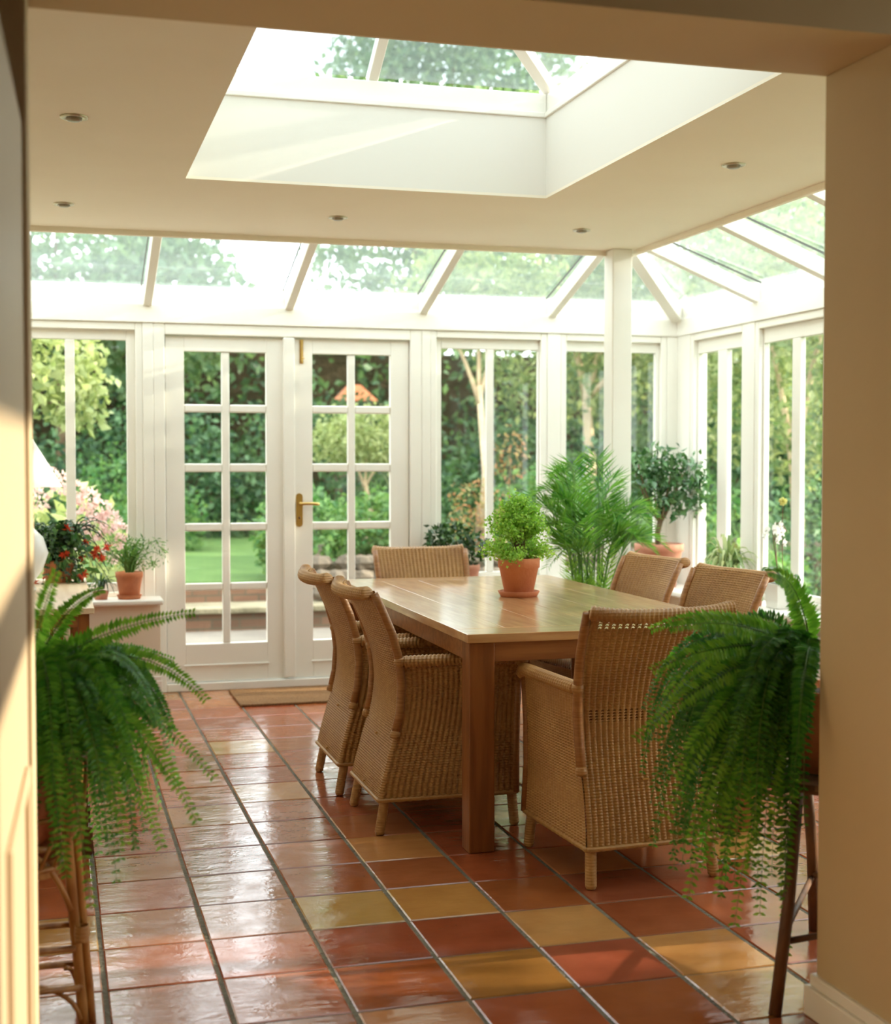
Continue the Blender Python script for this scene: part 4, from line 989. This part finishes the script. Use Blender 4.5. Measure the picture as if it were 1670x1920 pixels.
tree('tree', 'dark tree behind the pale tree at far left', 'tree', (-3.5, 21, .2), 2.4, [(0, 0, 4.4, 2.4, 2.0, 2.2)], 4000, .2, .13, 'tree_dark', group=GT)
tree('tree', 'tall tree rising at the right edge above the side windows', 'tree', (12.5, 20.5, .2), 3.5, [(0, 0, 6.2, 2.6, 2.2, 2.6), (0, 0, 3.0, 2.6, 2.2, 1.9)], 8000, .18, .11, 'tree_mid', group=GT)
tree('birch_tree', 'slender tree with pale leaning branches outside the middle window', 'tree', (4.55, 14.5, .3), 1.9, [(-.5, 0, 2.7, .7, .6, .5), (.35, 0, 2.9, .8, .6, .5), (0, .2, 3.3, .8, .7, .6)], 2200, .12, .06, 'tree_yel', M['palebark'], .055)
tree('tree', 'sunlit leafy tree close outside the left window', 'tree', (-.75, 13.3, .2), 1.7, [(.55, 0, 2.05, .75, .5, .42), (-.2, 0, 2.3, .9, .6, .6), (.95, 0, 1.72, .30, .3, .28)], 2600, .11, .07, 'shrub_lime', M['bark'], .06)
# dense dark planting in the middle distance
hd_ = thing('evergreen_hedge', 'dense dark evergreen hedge closing off the garden', 'hedge', (5, 27, .2))
MB().box(-20, 20, -.3, .8, 0, 3.3).build('hedge_core', M['earth'], hd_)
V, F = blob_leaves([(x, 0, z, 1.9, 1.1, 1.5) for x in np.arange(-19, 20, 2.4) for z in (.9, 2.5)], 26000, .22, .13); np_mesh('foliage', V, F, M['tree_dark'], hd_)
GS = 'dark shrubs behind the lawn'
for k, (x, y, r, h, lab) in enumerate(((-1.2, 20.5, 1.5, 1.7, 'dark rounded shrub behind the lawn at far left'), (1.6, 21, 1.5, 1.8, 'dark rounded shrub seen through the left door leaf'), (4.2, 20.5, 1.6, 1.9, 'dark rounded shrub seen between the door leaves'),
                             (6.9, 20.3, 1.5, 1.6, 'dark rounded shrub behind the lime green shrub'), (9.4, 17.6, 1.5, 1.6, 'dark rounded shrub seen beside the column'), (11.8, 18.0, 1.6, 1.8, 'dark rounded shrub at far right of the garden'))):
    tree('shrub', lab, 'shrub', (x, y, .2), 0, [(0, 0, h * .55, r, r * .8, h * .62), (r * .5, -.3, h * .35, r * .6, r * .6, h * .4)], 3400, .13, .075, 'tree_dark', group=GS)
GM = 'mid green border shrubs'
for k, (x, y, z, r, h, m_, lab) in enumerate(((2.35, 13.2, .35, .50, .75, 'shrub_mid', 'leafy green plant beside the brick step'), (3.2, 13.6, .4, .55, .7, 'shrub_mid', 'leafy green plant left of the ornamental grass'), (4.9, 13.4, .4, .6, .9, 'shrub_mid', 'leafy green plant below the middle window'),
                              (5.9, 14.4, .4, .8, 1.2, 'tree_dark', 'dark green shrub behind the tall palm'), (6.6, 13.2, .2, .8, 1.0, 'shrub_mid', 'green shrub outside the corner window'), (7.0, 11.6, -.1, .75, 1.3, 'tree_dark', 'dark green shrub outside the right hand window'),
                              (5.9, 10.9, -.1, .6, .75, 'shrub_mid', 'low green shrub close outside the orchid window'), (8.2, 12.0, -.1, .9, 1.6, 'tree_dark', 'tall dark shrub outside the orchid window'), (1.3, 17.5, .2, .6, .9, 'shrub_mid', 'small green shrub at the back of the lawn'),
                              (4.0, 15.6, .3, .7, 1.1, 'tree_dark', 'dark shrub behind the lime green shrub stems'), (.9, 18.5, .2, .8, 1.3, 'shrub_mid', 'broad green shrub behind the pink bush'))):
    tree('border_shrub', lab, 'shrub', (x, y, z - .05), 0, [(0, 0, h * .5, r, r * .8, h * .55), (-r * .4, -.1, h * .35, r * .6, r * .5, h * .4)], 1700, .085, .05, m_, group=GM)
ls = tree('lime_shrub', 'round pale yellow green shrub on thin stems seen through the right door leaf', 'shrub', (3.42, 15.2, .4), .75, [(0, 0, 1.25, .62, .5, .36), (.3, 0, 1.15, .45, .4, .28), (-.3, 0, 1.2, .35, .35, .26)], 2600, .075, .045, 'shrub_lime', M['palebark'], .035)
hy = thing('hydrangea_bush', 'hydrangea bush with pale pink flower heads outside the left window', 'shrub', (.05, 10.4, -.1))
V, F = blob_leaves([(-.25, 0, .75, .75, .5, .62), (.25, 0, .52, .55, .45, .45), (-.2, 0, .3, .8, .5, .4)], 1500, .11, .075, .1); np_mesh('foliage', V, F, M['shrub_lime'], hy)
R.seed(14)
for (x, z) in ((-.12, 1.38), (.0, 1.33), (.10, 1.25), (.19, 1.20), (.27, 1.13), (.34, 1.05), (.42, .98), (.24, 1.00), (.12, 1.06), (.48, .90), (.36, .84), (-.15, 1.2)):
    d = rdir(90); V, F = leaves_np(d * .058 + [x, -.42 + R.uniform(-.05, .05), z], d + rdir(90) * .5, .034, .032); np_mesh('flower_head', V, F, M['pink'], hy)
og = thing('ornamental_grass', 'tall pale upright grass beside the lime green shrub', 'grass', (3.62, 14.1, .42))
R.seed(15); m = MB()
for k in range(130):
    a = R.uniform(0, 2 * PI); r = R.uniform(.02, .35); b = (R.uniform(-.12, .12), R.uniform(-.1, .1), 0); tp = (b[0] + math.cos(a) * r, b[1] + math.sin(a) * r, R.uniform(.5, .95))
    m.tube(bez(b, (b[0] + math.cos(a) * r * .3, b[1] + math.sin(a) * r * .3, tp[2] * .7), tp, 5), [.006, .006, .005, .004, .001], 3, False)
m.build('blades', M['shrub_lime'], og)
of = tree('orange_flower_plant', 'plant with orange flower plumes outside the middle window', 'plant', (4.02, 12.9, .4), 0, [(0, 0, .55, .32, .3, .26), (.05, 0, .30, .35, .3, .25)], 520, .05, .024, 'orange')
tree('orange_flower_plant', 'orange blooms higher up behind the mullion of the middle window', 'plant', (4.75, 14.1, .4), .5, [(0, 0, 1.05, .20, .2, .30)], 130, .07, .03, 'orange', None, .02)
ph = thing('tile_roofed_shed', 'small distant shed with red tiled roof glimpsed between the trees', 'shed', (5.3, 24.6, .2))
MB().box(-.3, .3, -.3, .3, 0, 2.25).build('wall', M['rock'], ph)
MB().add([(-.36, -.36, 2.25), (.36, -.36, 2.25), (.36, .36, 2.25), (-.36, .36, 2.25), (-.12, 0, 2.55), (.12, 0, 2.55)], ((0, 1, 5, 4), (1, 2, 5), (2, 3, 4, 5), (3, 0, 4), (3, 2, 1, 0))).build('roof', M['terra'], ph)
# unseen trees added right of the house to break up the low sun
GR = 'unseen loose crowned trees added to filter the sun'
for k, (x, y, lab) in enumerate(((10.8, 4.0, 'unseen loose crowned tree added to block sun, beside the front room wall'), (10.2, 5.7, 'unseen loose crowned tree added to block sun opposite the dining table'), (11.2, 7.6, 'unseen loose crowned tree added to block sun opposite the column'), (9.3, 2.95, 'small unseen loose crowned tree added to block sun, nearest the house'))):
    tree('tree', lab, 'tree', (x, y, -.1), 2.0, [(0, 0, 3.3, 1.1, 1.1 if k < 3 else .85, 1.0), (.3, .9, 4.2 if k < 3 else 3.4, 1.0, 1.0, .9), (-.2, -.6 if k < 3 else .1, 4.6 if k < 3 else 2.2, .9, .8, .8), (.1, .3, 2.4, .9, 1.0, .7)], 1500 if k < 3 else 800, .19, .12, 'tree_mid', None, .08, .1, GR)
